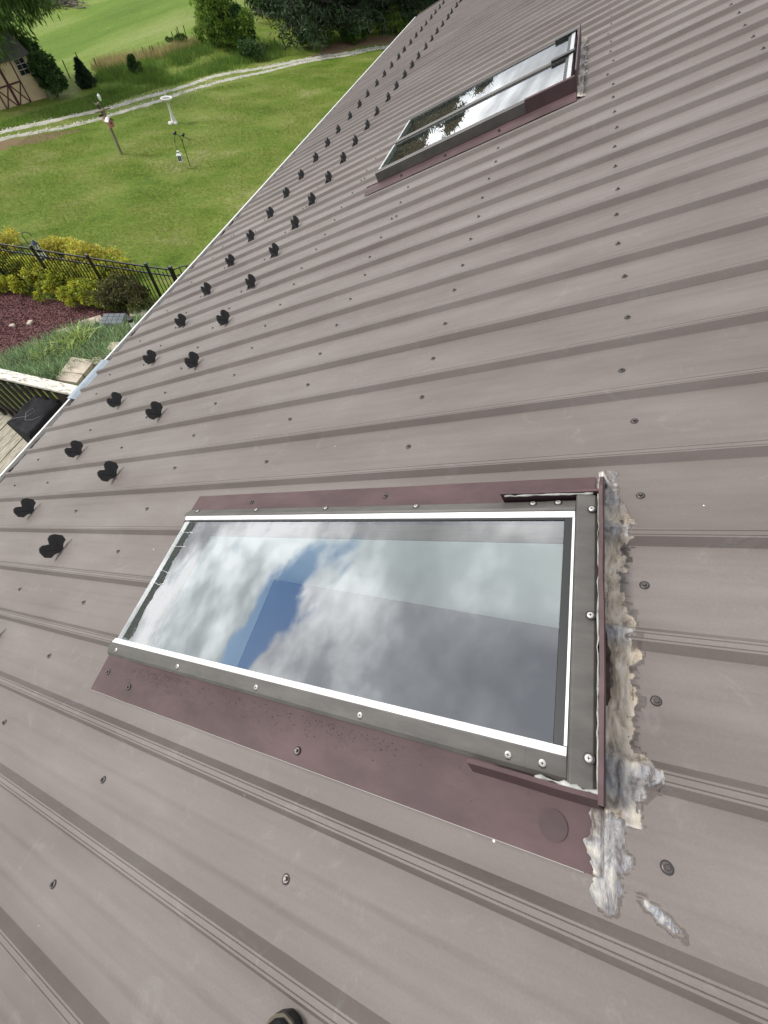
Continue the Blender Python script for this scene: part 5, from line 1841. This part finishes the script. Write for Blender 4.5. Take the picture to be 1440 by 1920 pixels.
def double_hook():
    b = at(357, 313)
    h = height_of(b, 335, 252)
    root = empty('shepherd_hook', b, (0, 0, R(40)), 'double black shepherd hook topped with two bird figures', 'shepherd hook')
    MB().tube([(0, 0, -0.1), (0, 0, h * 0.78), (-0.02, 0, h * 0.88)], 0.014, 7).build('rod', M_FENCE, root)
    left = [(-0.0, 0, h * 0.80), (-0.03, 0, h * 0.93), (-0.10, 0, h * 1.0), (-0.19, 0, h * 1.0), (-0.26, 0, h * 0.93), (-0.27, 0, h * 0.82), (-0.30, 0, h * 0.79), (-0.33, 0, h * 0.84)]
    right = [(0.0, 0, h * 0.76), (0.04, 0, h * 0.86), (0.12, 0, h * 0.91), (0.21, 0, h * 0.87), (0.27, 0, h * 0.79), (0.31, 0, h * 0.79), (0.33, 0, h * 0.85)]
    MB().tube(left, 0.012, 7).build('hook_arm', M_FENCE, root, smooth=True)
    MB().tube(right, 0.012, 7).build('hook_arm', M_FENCE, root, smooth=True)
    MB().tube([(-0.02, 0, h - 0.45), (0, 0, h - 0.45), (0, 0, h - 0.452)], 0.008, 6).build('step', M_FENCE, root)
    for x, z in ((-0.19, h * 1.0), (0.10, h * 0.915)):
        q = MB()
        q.tube([(x - 0.10, 0, z + 0.05), (x - 0.05, 0, z + 0.045), (x, 0, z + 0.05), (x + 0.04, 0, z + 0.075), (x + 0.06, 0, z + 0.10), (x + 0.085, 0, z + 0.095)], [0.010, 0.032, 0.05, 0.042, 0.03, 0.006], 8)
        q.build('bird_figure', M_FENCE, root, smooth=True)
        MB().tube([(x, 0, z - 0.005), (x, 0, z + 0.03)], 0.006, 6).build('bird_leg', M_FENCE, root)
    # lantern hangs from the lower arm by a chain: a thing of its own
    rotm = Matrix.Rotation(R(40), 3, 'Z')
    hang = b + rotm @ Vector((-0.30, 0, 0)) + Vector((0, 0, h * 0.79))
    lb = hang - Vector((0, 0, 0.62))
    ln = empty('lantern', lb, (0, 0, R(20)), 'white lantern with dark panes hanging from the double hook', 'lantern')
    MB().box((-0.085, -0.085, 0.0), (0.085, 0.085, 0.03)).build('floor', M_WHITE, ln, bevel=0.004)
    for x in (-0.075, 0.075):
        for y in (-0.075, 0.075):
            MB().box((x - 0.011, y - 0.011, 0.0302), (x + 0.011, y + 0.011, 0.22)).build('corner_post', M_WHITE, ln)
    for k in range(4):
        a = k * math.pi / 2
        q = MB().box((-0.0635, 0.068, 0.032), (0.0635, 0.072, 0.218)); o = q.build('pane', M_PANE, ln); o.rotation_euler = (0, 0, a)
        q = MB().box((-0.008, 0.0725, 0.032), (0.008, 0.079, 0.218)); o = q.build('glazing_bar', M_WHITE, ln); o.rotation_euler = (0, 0, a)
    q = MB(); q.add([(-0.11, -0.11, 0.221), (0.11, -0.11, 0.221), (0.11, 0.11, 0.221), (-0.11, 0.11, 0.221), (-0.04, -0.04, 0.29), (0.04, -0.04, 0.29), (0.04, 0.04, 0.29), (-0.04, 0.04, 0.29)], [(0, 3, 2, 1), (4, 5, 6, 7), (0, 1, 5, 4), (1, 2, 6, 5), (2, 3, 7, 6), (3, 0, 4, 7)])
    q.build('roof', M_WHITE, ln)
    MB().box((-0.03, -0.03, 0.291), (0.03, 0.03, 0.325)).build('chimney', M_DARKWOOD, ln)
    MB().box((-0.045, -0.045, 0.3255), (0.045, 0.045, 0.345)).build('chimney_cap', M_WHITE, ln)
    MB().tube([(0, 0, 0.345), (0.01, 0, 0.48), (0, 0, 0.62)], 0.005, 5).build('chain', M_STEEL, ln)


double_hook()

# ------------------------------------------------------------------ deck


def deck():
    ZD = -3.90
    xh = xw0 - 0.01
    y1 = 2.36
    root = empty('deck', (xh - 1.5, 0.5, ZD), label='weathered wooden deck with a peeling cream railing', cat='deck')
    def part(mb, nm, m_, **kw):
        o = mb.build(nm, m_, root, **kw); o.location = -Vector(root.location); return o
    x = xh
    i = 0
    while x > -7.2:
        part(MB().box((x - 0.130, -4.0, ZD - 0.035), (x - 0.004, y1 + 0.02, ZD - 0.002 * (i % 3))), 'deck_board', M_DECK, bevel=0.004)
        x -= 0.136; i += 1
    xe = x
    part(MB().box((xe, -4.0, ZD - 0.25), (xe + 0.04, y1, ZD - 0.04)), 'rim_joist', M_DARKWOOD)
    part(MB().box((xe + 0.041, y1 - 0.04, ZD - 0.25), (xh - 0.01, y1, ZD - 0.04)), 'rim_joist', M_DARKWOOD)
    for xp, yp in ((xe + 0.1, y1 - 0.1), (xe + 0.1, -1.2), (xh - 1.3, y1 - 0.1), (xe + 0.1, -3.8)):
        part(MB().box((xp - 0.045, yp - 0.045, float(gz(xp, yp)) - 0.1), (xp + 0.045, yp + 0.045, ZD - 0.251)), 'support_post', M_DARKWOOD)
    # railing on the far side
    ZR = ZD + 0.95
    ya, yb = 2.215, 2.365
    part(MB().box((xe, ya, ZR - 0.035), (xh - 0.02, yb, ZR)), 'top_rail', M_RAIL, bevel=0.005)
    yc = 0.5 * (ya + yb)
    part(MB().box((xe, yc - 0.02, ZR - 0.125), (xh - 0.02, yc + 0.02, ZR - 0.036)), 'sub_rail', M_DARKWOOD)
    part(MB().box((xe, yc - 0.02, ZD + 0.07), (xh - 0.02, yc + 0.02, ZD + 0.16)), 'bottom_rail', M_DARKWOOD)
    x = xh - 0.12
    while x > xe + 0.05:
        part(MB().box((x - 0.019, yc - 0.058, ZD + 0.03), (x + 0.019, yc - 0.021, ZR - 0.037)), 'baluster', M_DARKWOOD)
        x -= 0.135
    for xp in (xe + 0.06, -5.55):
        part(MB().box((xp - 0.045, yc + 0.021, ZD - 0.25), (xp + 0.045, yc + 0.07, ZR - 0.04)), 'rail_post', M_DARKWOOD)
    # outer railing, stopping at the steps
    part(MB().box((xe, -4.0, ZR - 0.035), (xe + 0.14, 1.0, ZR)), 'top_rail', M_RAIL, bevel=0.005)
    y = -3.9
    while y < 1.0:
        part(MB().box((xe + 0.08, y - 0.019, ZD + 0.03), (xe + 0.117, y + 0.019, ZR - 0.037)), 'baluster', M_DARKWOOD)
        y += 0.135
    # steps down to the garden
    for k in range(5):
        part(MB().box((xe - 0.28 * (k + 1), 1.05, ZD - 0.19 * (k + 1) - 0.04), (xe - 0.28 * k - 0.01, 2.15, ZD - 0.19 * (k + 1))), 'stair_tread', M_DECK, bevel=0.004)
    for y in (1.02, 2.17):
        part(MB().bar((xe + 0.02, y, ZD - 0.16), (xe - 1.45, y, ZD - 1.16), 0.045, 0.24), 'stringer', M_DARKWOOD)
        part(MB().bar((xe, y + 0.045, ZR - 0.02), (xe - 1.4, y + 0.045, ZR - 1.0), 0.05, 0.09), 'stair_rail', M_DARKWOOD)
        for k in range(0, 6):
            xx = xe - 0.1 - 0.25 * k
            part(MB().box((xx - 0.02, y + 0.075, ZD - 0.18 - 0.68 * 0.25 * k), (xx + 0.02, y + 0.11, ZR - 0.06 - 0.68 * 0.25 * k)), 'stair_baluster', M_DARKWOOD)
    # covered grill
    zt_ = -3.22
    c = [on_z(px, py, zt_) for px, py in ((10, 792), (53.6, 819), (119, 747), (61, 739))]
    cx = sum(p_.x for p_ in c) / 4; cy = sum(p_.y for p_ in c) / 4
    gr = empty('covered_grill', (cx, cy, ZD), label='black fabric cover over a grill on the deck', cat='grill cover')
    loc = [(p_.x - cx, p_.y - cy) for p_ in c]
    q = MB(); vs, fs = [], []
    nn = 18
    def bil(s_, t):
        a = [(1 - s_) * loc[0][i] + s_ * loc[1][i] for i in (0, 1)]
        b = [(1 - s_) * loc[3][i] + s_ * loc[2][i] for i in (0, 1)]
        return [(1 - t) * a[i] + t * b[i] for i in (0, 1)]
    for i in range(nn + 1):
        for j in range(nn + 1):
            s_, t = i / nn, j / nn
            p_ = bil(s_, t)
            e = min(s_, 1 - s_, t, 1 - t)
            z = zt_ - ZD + 0.014 * fb(p_[0], p_[1], 5, 3) + 0.010 * math.sin(18 * p_[0] + 9 * p_[1] + 4 * fb(p_[0], p_[1], 3, 1)) - 0.025 * max(0, 1 - e / 0.06) ** 2
            vs.append((p_[0], p_[1], z))
    for i in range(nn):
        for j in range(nn):
            a = i * (nn + 1) + j
            fs.append((a, a + nn + 1, a + nn + 2, a + 1))
    per = [(i, 0) for i in range(nn)] + [(nn, j) for j in range(nn)] + [(i, nn) for i in range(nn, 0, -1)] + [(0, j) for j in range(nn, 0, -1)]
    base = len(vs)
    lv = 6
    for l in range(1, lv + 1):
        for m_, (i, j) in enumerate(per):
            p_ = vs[i * (nn + 1) + j]
            r = 1 + 0.03 * l / lv + 0.035 * (l / lv) * math.sin(m_ * 0.9)
            vs.append((p_[0] * r, p_[1] * r, p_[2] * (1 - l / lv) + 0.06 * (l / lv)))
    n = len(per)
    for l in range(lv):
        for m_ in range(n):
            def id_(ll, mm):
                mm %= n
                return per[mm][0] * (nn + 1) + per[mm][1] if ll == 0 else base + (ll - 1) * n + mm
            fs.append((id_(l, m_), id_(l, m_ + 1), id_(l + 1, m_ + 1), id_(l + 1, m_)))
    q.add(vs, fs)
    q.build('fabric', M_TARP, gr, smooth=True)
    for x, y in ((-0.15, -0.2), (0.15, -0.2), (-0.15, 0.2), (0.15, 0.2)):
        MB().tube([(x, y, 0.0), (x, y, 0.3)], 0.018, 8).build('leg', M_BLACKPL, gr)
    zz = zt_ - ZD + 0.028
    MB().tube([(loc[0][0] + 0.03, loc[0][1] + 0.02, zz), (-0.10, -0.16, zz + 0.006), (0.02, -0.10, zz + 0.01), (0.06, 0.0, zz + 0.01), (0.0, 0.04, zz + 0.01), (-0.03, -0.05, zz + 0.01), (0.04, -0.16, zz + 0.008), (0.12, -0.13, zz + 0.005), (0.17, -0.05, zz)], 0.0022, 5).build('draw_cord', M_CORD, gr, smooth=True)


deck()

# ------------------------------------------------------------------ garden shed


def shed():
    A = at(87.5, 183.5); Bp = at(14, 203)
    d = Vector((Bp.x - A.x, Bp.y - A.y, 0)).normalized()      # along the front, away from the right corner
    ang = math.atan2(d.y, d.x)
    zb = min(A.z, Bp.z) - 0.02
    root = empty('garden_shed', (A.x, A.y, zb), (0, 0, ang), 'tan garden shed with maroon cross-braced double doors', 'shed')
    # local: x along the front from the near corner, y into the shed if the house side is -y
    to_cam = Vector((CAM[0] - A.x, CAM[1] - A.y, 0))
    fy = -1 if (Matrix.Rotation(-ang, 3, 'Z') @ to_cam).y < 0 else 1     # front faces local fy
    W, D, Hh = 3.3, 2.5, 1.95
    def Y(y): return -fy * y
    def bx(x0, x1, ya, yb, z0, z1, nm, m_, parent=root):
        return MB().box((x0, min(Y(ya), Y(yb)), z0), (x1, max(Y(ya), Y(yb)), z1)).build(nm, m_, parent)
    bx(0, W, 0, 0.06, -0.1, Hh, 'front_wall', M_SHED)
    bx(0, W, D - 0.06, D, -0.1, Hh, 'rear_wall', M_SHED)
    for x in (0.001, W - 0.061):
        q = MB()
        q.prism([(Y(0.061), -0.1), (Y(D - 0.061), -0.1), (Y(D - 0.061), Hh), (Y(D / 2), Hh + 0.85), (Y(0.061), Hh)], 'x', x, x + 0.06)
        q.build('gable_wall', M_SHED, root)
    # siding grooves read as battens
    x = 0.32
    while x < W:
        bx(x, x + 0.012, -0.006, -0.0005, 0, Hh - 0.02, 'siding_batten', M_SHED)
        x += 0.2
    bx(-0.012, 0.085, -0.022, -0.0065, -0.05, Hh, 'corner_trim', M_SHED)
    # roof: two slopes
    for sg, ya in ((1, -0.18), (-1, D + 0.18)):
        q = MB()
        z0 = Hh - 0.10
        q.add([(-0.2, Y(ya), z0), (W + 0.2, Y(ya), z0), (W + 0.2, Y(D / 2), Hh + 0.93), (-0.2, Y(D / 2), Hh + 0.93), (-0.2, Y(ya), z0 - 0.06), (W + 0.2, Y(ya), z0 - 0.06), (W + 0.2, Y(D / 2), Hh + 0.87), (-0.2, Y(D / 2), Hh + 0.87)], [(0, 1, 2, 3), (7, 6, 5, 4), (0, 4, 5, 1), (1, 5, 6, 2), (2, 6, 7, 3), (3, 7, 4, 0)])
        q.build('roof_slope', M_SHEDROOF, root)
    dx0 = (at(60, 191) - A).to_2d().length
    dx1 = dx0 + 1.62
    bx(dx0 - 0.05, dx1 + 0.05, -0.035, -0.0075, 1.83, 1.93, 'door_header', M_SHEDTRIM)
    mid = 0.5 * (dx0 + dx1)
    for a, b in ((dx0, mid - 0.004), (mid + 0.004, dx1)):
        dr = bx(a, b, -0.03, -0.008, 0.04, 1.82, 'door', M_SHED)
        t = 0.07
        for q in ((a, a + t, 0.04, 1.82), (b - t, b, 0.04, 1.82), (a + t, b - t, 0.04, 0.04 + t), (a + t, b - t, 1.82 - t, 1.82), (a + t, b - t, 0.92, 0.92 + t)):
            bx(q[0], q[1], -0.048, -0.031, q[2], q[3], 'door_trim', M_SHEDTRIM, dr)
        for z0, z1 in ((0.11, 0.92), (0.92, 0.11)):
            MB().bar((a + t, Y(-0.039 - (0.003 if z0 < z1 else 0)), z0), (b - t, Y(-0.039 - (0.003 if z0 < z1 else 0)), z1), 0.016, 0.06).build('brace', M_SHEDTRIM, dr)
    wx0, wx1 = 0.24, dx0 - 0.22
    if wx1 - wx0 < 0.4:
        wx1 = wx0 + 0.42
    wn_ = bx(wx0 - 0.05, wx1 + 0.05, -0.028, -0.0078, 1.10, 1.76, 'window', M_WINTRIM)
    for i in range(2):
        for j in range(3):
            w_ = (wx1 - wx0 - 0.03) / 2; h_ = (0.60 - 0.06) / 3
            xa = wx0 + i * (w_ + 0.03); za = 1.13 + j * (h_ + 0.03)
            bx(xa, xa + w_, -0.032, -0.0285, za, za + h_, 'pane', M_PANE, wn_)
    return A, d


shedA, shedD = shed()

# ------------------------------------------------------------------ trees and bushes


def tree(base, h, r, label, m, trunk_h=0.25, nlimb=16, per=260, leaf=0.22, cat='tree', name='tree', group=None, droop=0.0, crown0=0.25, bark=None, sub=5, trunk_r=0.16):
    root = empty(name, base, label=label, cat=cat, group=group)
    tk = MB()
    lean = Vector((RNG.normal(0, 0.02), RNG.normal(0, 0.02), 1))
    tk.tube([(0, 0, -0.3), (0, 0, h * 0.1), (lean.x * h * 0.4, lean.y * h * 0.4, h * 0.45), (lean.x * h, lean.y * h, h * 0.9)], [trunk_r * 1.3, trunk_r, trunk_r * 0.7, trunk_r * 0.15], 9)
    C_, Rr = [], []
    for i in range(nlimb):
        t = crown0 + (0.93 - crown0) * (i + RNG.random() * 0.8) / nlimb
        a = i * 2.399 + RNG.normal(0, 0.3)
        prof = math.sin(math.pi * min(1, max(0.06, (t - crown0 * 0.5) / (1.02 - crown0 * 0.5)))) ** 0.7
        L_ = r * prof * RNG.uniform(0.75, 1.1)
        p0 = Vector((lean.x * h * t, lean.y * h * t, h * t * 0.92))
        p2 = p0 + Vector((math.cos(a) * L_, math.sin(a) * L_, L_ * RNG.uniform(0.0, 0.35) - droop * L_))
        p1 = p0.lerp(p2, 0.5) + Vector((0, 0, 0.12 * L_))
        tk.tube([p0, p1, p2], [trunk_r * 0.4 * (1 - t * 0.6), trunk_r * 0.22 * (1 - t * 0.5), 0.012], 6)
        for j in range(sub):
            s_ = 0.3 + 0.7 * (j + 1) / sub
            q = p0.lerp(p1, min(1, s_ * 2)) if s_ < 0.5 else p1.lerp(p2, (s_ - 0.5) * 2)
            q = q + Vector(RNG.normal(0, 0.13 * L_, 3))
            C_.append(q); Rr.append(RNG.uniform(0.16, 0.30) * (0.4 * r + 0.6 * L_) * 0.8)
    tk.build('trunk', bark or M_BARK, root, smooth=True)
    P, O = clump_points([tuple(c) for c in C_], Rr, per, shell=0.35)
    D = O * 0.6 + RNG.normal(size=O.shape) * 0.5 + np.array([0, 0, -droop * 1.6])
    V, F = leaf_quads(P, D, RNG.uniform(0.6, 1.3, len(P)) * leaf, 0.5 if droop < 0.4 else 0.22, 0.2)
    np_mesh('crown', V, F, m, root)
    return root


def pine(base, h, r, label, group, nwhorl=13, dens=42, crown0=0.10, seed=0):
    """white pine: tiers of near-level limbs with tufts of long needles"""
    root = empty('pine_tree', base, label=label, cat='tree', group=group)
    tk = MB()
    tk.tube([(0, 0, -0.3), (0.02, 0, h * 0.3), (0.05, 0.05, h * 0.7), (0, 0, h)], [0.26, 0.20, 0.12, 0.02], 10)
    C_ = []
    for i in range(nwhorl):
        t = crown0 + (1 - crown0) * i / nwhorl
        nb = 7
        for j in range(nb):
            a = j * 6.283 / nb + i * 0.7 + RNG.normal(0, 0.25)
            L_ = r * (1 - t) ** 0.75 * RNG.uniform(0.6, 1.15) + 0.25
            z0 = h * (t + RNG.normal(0, 0.008))
            p0 = Vector((0, 0, z0)); p1 = Vector((math.cos(a) * L_ * 0.55, math.sin(a) * L_ * 0.55, z0 + 0.02 * L_))
            p2 = Vector((math.cos(a + 0.12) * L_, math.sin(a + 0.12) * L_, z0 - 0.12 * L_ + 0.1))
            tk.tube([p0, p1, p2], [0.07 * (1 - t) + 0.012, 0.035 * (1 - t) + 0.01, 0.008], 5)
            for k in range(8):
                s_ = 0.12 + 0.88 * (k + 1) / 8
                q = p0.lerp(p1, s_ * 2) if s_ < 0.5 else p1.lerp(p2, s_ * 2 - 1)
                w = 0.22 * L_ * (1.15 - s_)
                q2 = q + Vector((RNG.normal(0, w), RNG.normal(0, w), RNG.normal(0, 0.06)))
                C_.append(q2)
    tk.build('trunk', M_BARK, root, smooth=True)
    n = len(C_)
    P = np.repeat(np.array([tuple(c) for c in C_]), dens, 0)
    P += RNG.normal(size=P.shape) * np.array([0.30, 0.30, 0.15])
    D = RNG.normal(size=P.shape) * np.array([1, 1, 0.7]) + np.array([0, 0, -0.25])
    V, F = leaf_quads(P, D, RNG.uniform(0.22, 0.48, len(P)), 0.22, 0.1)
    np_mesh('crown', V, F, M_NEEDLE, root)
    return root


GP = 'dark pines beyond the gravel track'
pine(at(600, 80), 12.0, 4.6, 'dark pine beside the bright leafy shrub, trunk bare low down', GP, dens=44)
pine(at(690, 62), 12.4, 4.8, 'middle dark pine standing over brown needles', GP, dens=44)
pine(at(772, 46), 12.8, 4.8, 'dark pine beyond the brown needles, close to the roof end', GP, dens=40)
pine(at(870, 20), 12.8, 5.0, 'dark pine partly hidden behind the roof end', GP, dens=30)
pine(at(560, 30), 10.8, 4.4, 'rear dark pine standing behind the bright leafy shrub', GP, dens=34)
for k, (px, py) in enumerate(((980, -20), (1120, -10), (740, 10))):
    pine(at(px, py), 11.6 + k * 0.6, 5.0, ('dark pine hidden beyond the roof', 'dark pine farthest beyond the roof', 'rear pine seen between two trunks')[k], GP, dens=24)
GB = 'leafy trees behind the pines'
for k, (px, py) in enumerate(((500, 22), (590, 8), (660, 12), (720, -14), (800, -10), (880, -30), (640, -35))):
    tree(at(px, py), 10.3 + (k * 37 % 5) * 0.5, 4.4, ('dense leafy tree filling the gap behind the pines', 'dense leafy tree in the second row behind the pines')[k % 2], M_VINE, nlimb=26, per=170, leaf=0.34, crown0=0.04, sub=6, trunk_r=0.2, group=GB)
shrub(at(428, 92), 2.1, 1.7, 3.1, M_LEAF_B, 'tall bright leafy bush at the left of the pines', name='bush', cat='bush', nclump=60, per=260, leaf=0.17, dome=0.25)
shrub(at(455, 96), 1.3, 1.2, 2.2, M_VINE, 'dark leafy bush in front of the bright bush', name='bush', cat='bush', nclump=40, per=220, leaf=0.15, dome=0.3)
shrub(at(478, 112), 1.1, 0.9, 0.9, M_VINE, 'low dark bush beside the gravel track', name='bush', cat='bush', nclump=30, per=170, leaf=0.12)
shrub(at(395, 82), 1.2, 1.0, 1.0, M_LEAF_B, 'low bright bush in the tall grass', name='bush', cat='bush', nclump=30, per=160, leaf=0.12)
shrub(at(585, 92), 1.5, 1.0, 1.3, M_LEAF, 'green undergrowth bush at the foot of the pines', name='bush', cat='bush', nclump=34, per=180, leaf=0.14)
shrub(at(660, 80), 1.4, 1.0, 1.0, M_LEAF, 'green undergrowth bush beside the needle covered ground', name='bush', cat='bush', nclump=34, per=170, leaf=0.14)
shrub(at(740, 62), 1.8, 1.2, 1.4, M_LEAF_B, 'bright green undergrowth bush by the roof end', name='bush', cat='bush', nclump=34, per=170, leaf=0.14)
shrub(at(258, 141), 0.45, 0.45, 1.05, M_VINE, 'small dark bush in the tall grass by the stakes', name='bush', cat='bush', nclump=24, per=120, leaf=0.10, dome=0.2)


def spruce():
    b = at(166, 163)
    h = height_of(b, 150, 108)
    root = empty('spruce_tree', b, label='small cone shaped dark spruce beside the tall grass', cat='tree')
    MB().tube([(0, 0, -0.1), (0, 0, h)], [0.05, 0.008], 7).build('trunk', M_BARK, root)
    n = 9000
    t = RNG.random(n) ** 1.35
    a = RNG.random(n) * 6.283
    r0 = 0.40 * h
    lob = 1 + 0.16 * np.sin(a * 5 + t * 21) + 0.12 * np.sin(a * 9 - t * 33)
    prof = np.where(t < 0.14, 0.72 + t * 2.0, (1 - t) ** 0.9 * 1.16)
    rr = r0 * prof * lob * RNG.uniform(0.55, 1.05, n)
    P = np.stack([np.cos(a) * rr, np.sin(a) * rr, t * h * 0.98 + 0.04], 1)
    D = np.stack([np.cos(a), np.sin(a), RNG.normal(-0.15, 0.3, n)], 1) + RNG.normal(size=(n, 3)) * 0.25
    V, F = leaf_quads(P, D, RNG.uniform(0.07, 0.15, n), 0.4)
    np_mesh('crown', V, F, M_SPRUCE, root)


spruce()
# vine-covered bush against the shed and the big tree over it
bb = at(108, 181)
shrub(bb, 0.95, 0.8, 1.9, M_VINE, 'dark vine covered bush against the side of the shed', name='bush', cat='bush', nclump=60, per=200, leaf=0.13, dome=0.35)
shrub(at(88, 168), 0.7, 0.7, 2.2, M_VINE, 'taller dark bush behind the vine covered bush at the shed', name='bush', cat='bush', nclump=40, per=180, leaf=0.13, dome=0.35)
tb = Vector((shedA.x, shedA.y, 0)) + shedD * 1.2 + Vector((-2.9, 1.6, 0))
tb.z = float(gz(tb.x, tb.y))
tree(tb, 10.5, 5.4, 'large drooping green tree overhanging the shed roof', M_LEAF, nlimb=30, per=330, leaf=0.30, droop=0.52, crown0=0.30, sub=6, trunk_r=0.26)

# ------------------------------------------------------------------ stakes and brush pile in the field
STK = [((98.6, 118), (112.6, 145)), ((117, 113), (132, 147.5)), ((137, 110), (150, 138)), ((147, 97), (155, 130)), ((176, 112), (183.6, 129)), ((267, 91.5), (272, 106)),
       ((279, 88), (285.5, 105)), ((284, 85), (291, 106.6)), ((298, 86), (301.5, 97)), ((321, 59), (328, 82)), ((331, 49.5), (339, 76)), ((334, 54), (340, 89)), ((343.6, 48), (354, 86))]
for i, (t, b_) in enumerate(STK):
    b = at(*b_)
    h = max(0.5, height_of(b, *t))
    q = MB()
    w = 0.030
    q.prism([(-w, -0.006), (w, -0.006), (w, 0.006), (0.006, 0.006), (0.006, w * 1.2), (-0.006, w * 1.2), (-0.006, 0.006), (-w, 0.006)], 'z', -0.2, h)
    o = q.build('fence_stake', M_STEEL)
    o.location = b
    o.rotation_euler = (RNG.normal(0, 0.03), RNG.normal(0, 0.03), RNG.random() * 3)
    grp = 'stakes between shed and spruce' if i < 5 else ('stakes in the dry grass' if i < 9 else 'tall stakes at the weedy patch')
    lab = ('thin dark steel stake standing between the shed bush and the spruce', 'thin dark steel stake rising from the dry tan grass', 'tall thin dark stake by the weedy patch in the field')[0 if i < 5 else (1 if i < 9 else 2)]
    tag(o, lab, 'stake', grp)
wb = at(338, 86)
shrub(wb, 0.9, 0.5, 0.55, M_LEAF, 'low weedy patch between the tall stakes', name='weed_patch', cat='weeds', nclump=24, per=120, leaf=0.10)


def brush_pile():
    b = at(118, 10)
    V, F = [], []
    mb = MB()
    for _ in range(150):
        c = Vector((RNG.normal(0, 1.1), RNG.normal(0, 0.8), abs(RNG.normal(0.25, 0.3))))
        d = Vector(RNG.normal(size=3)); d.z *= 0.35; d.normalize()
        L_ = RNG.uniform(0.4, 1.3)
        mb.tube([c - d * L_ / 2, c + d * L_ / 2], [RNG.uniform(0.03, 0.08), 0.02], 5)
    o = mb.build('brush_pile', M_BRUSH)
    o.location = b
    tag(o, 'grey heap of cut branches in the mown field', 'brush pile')


brush_pile()
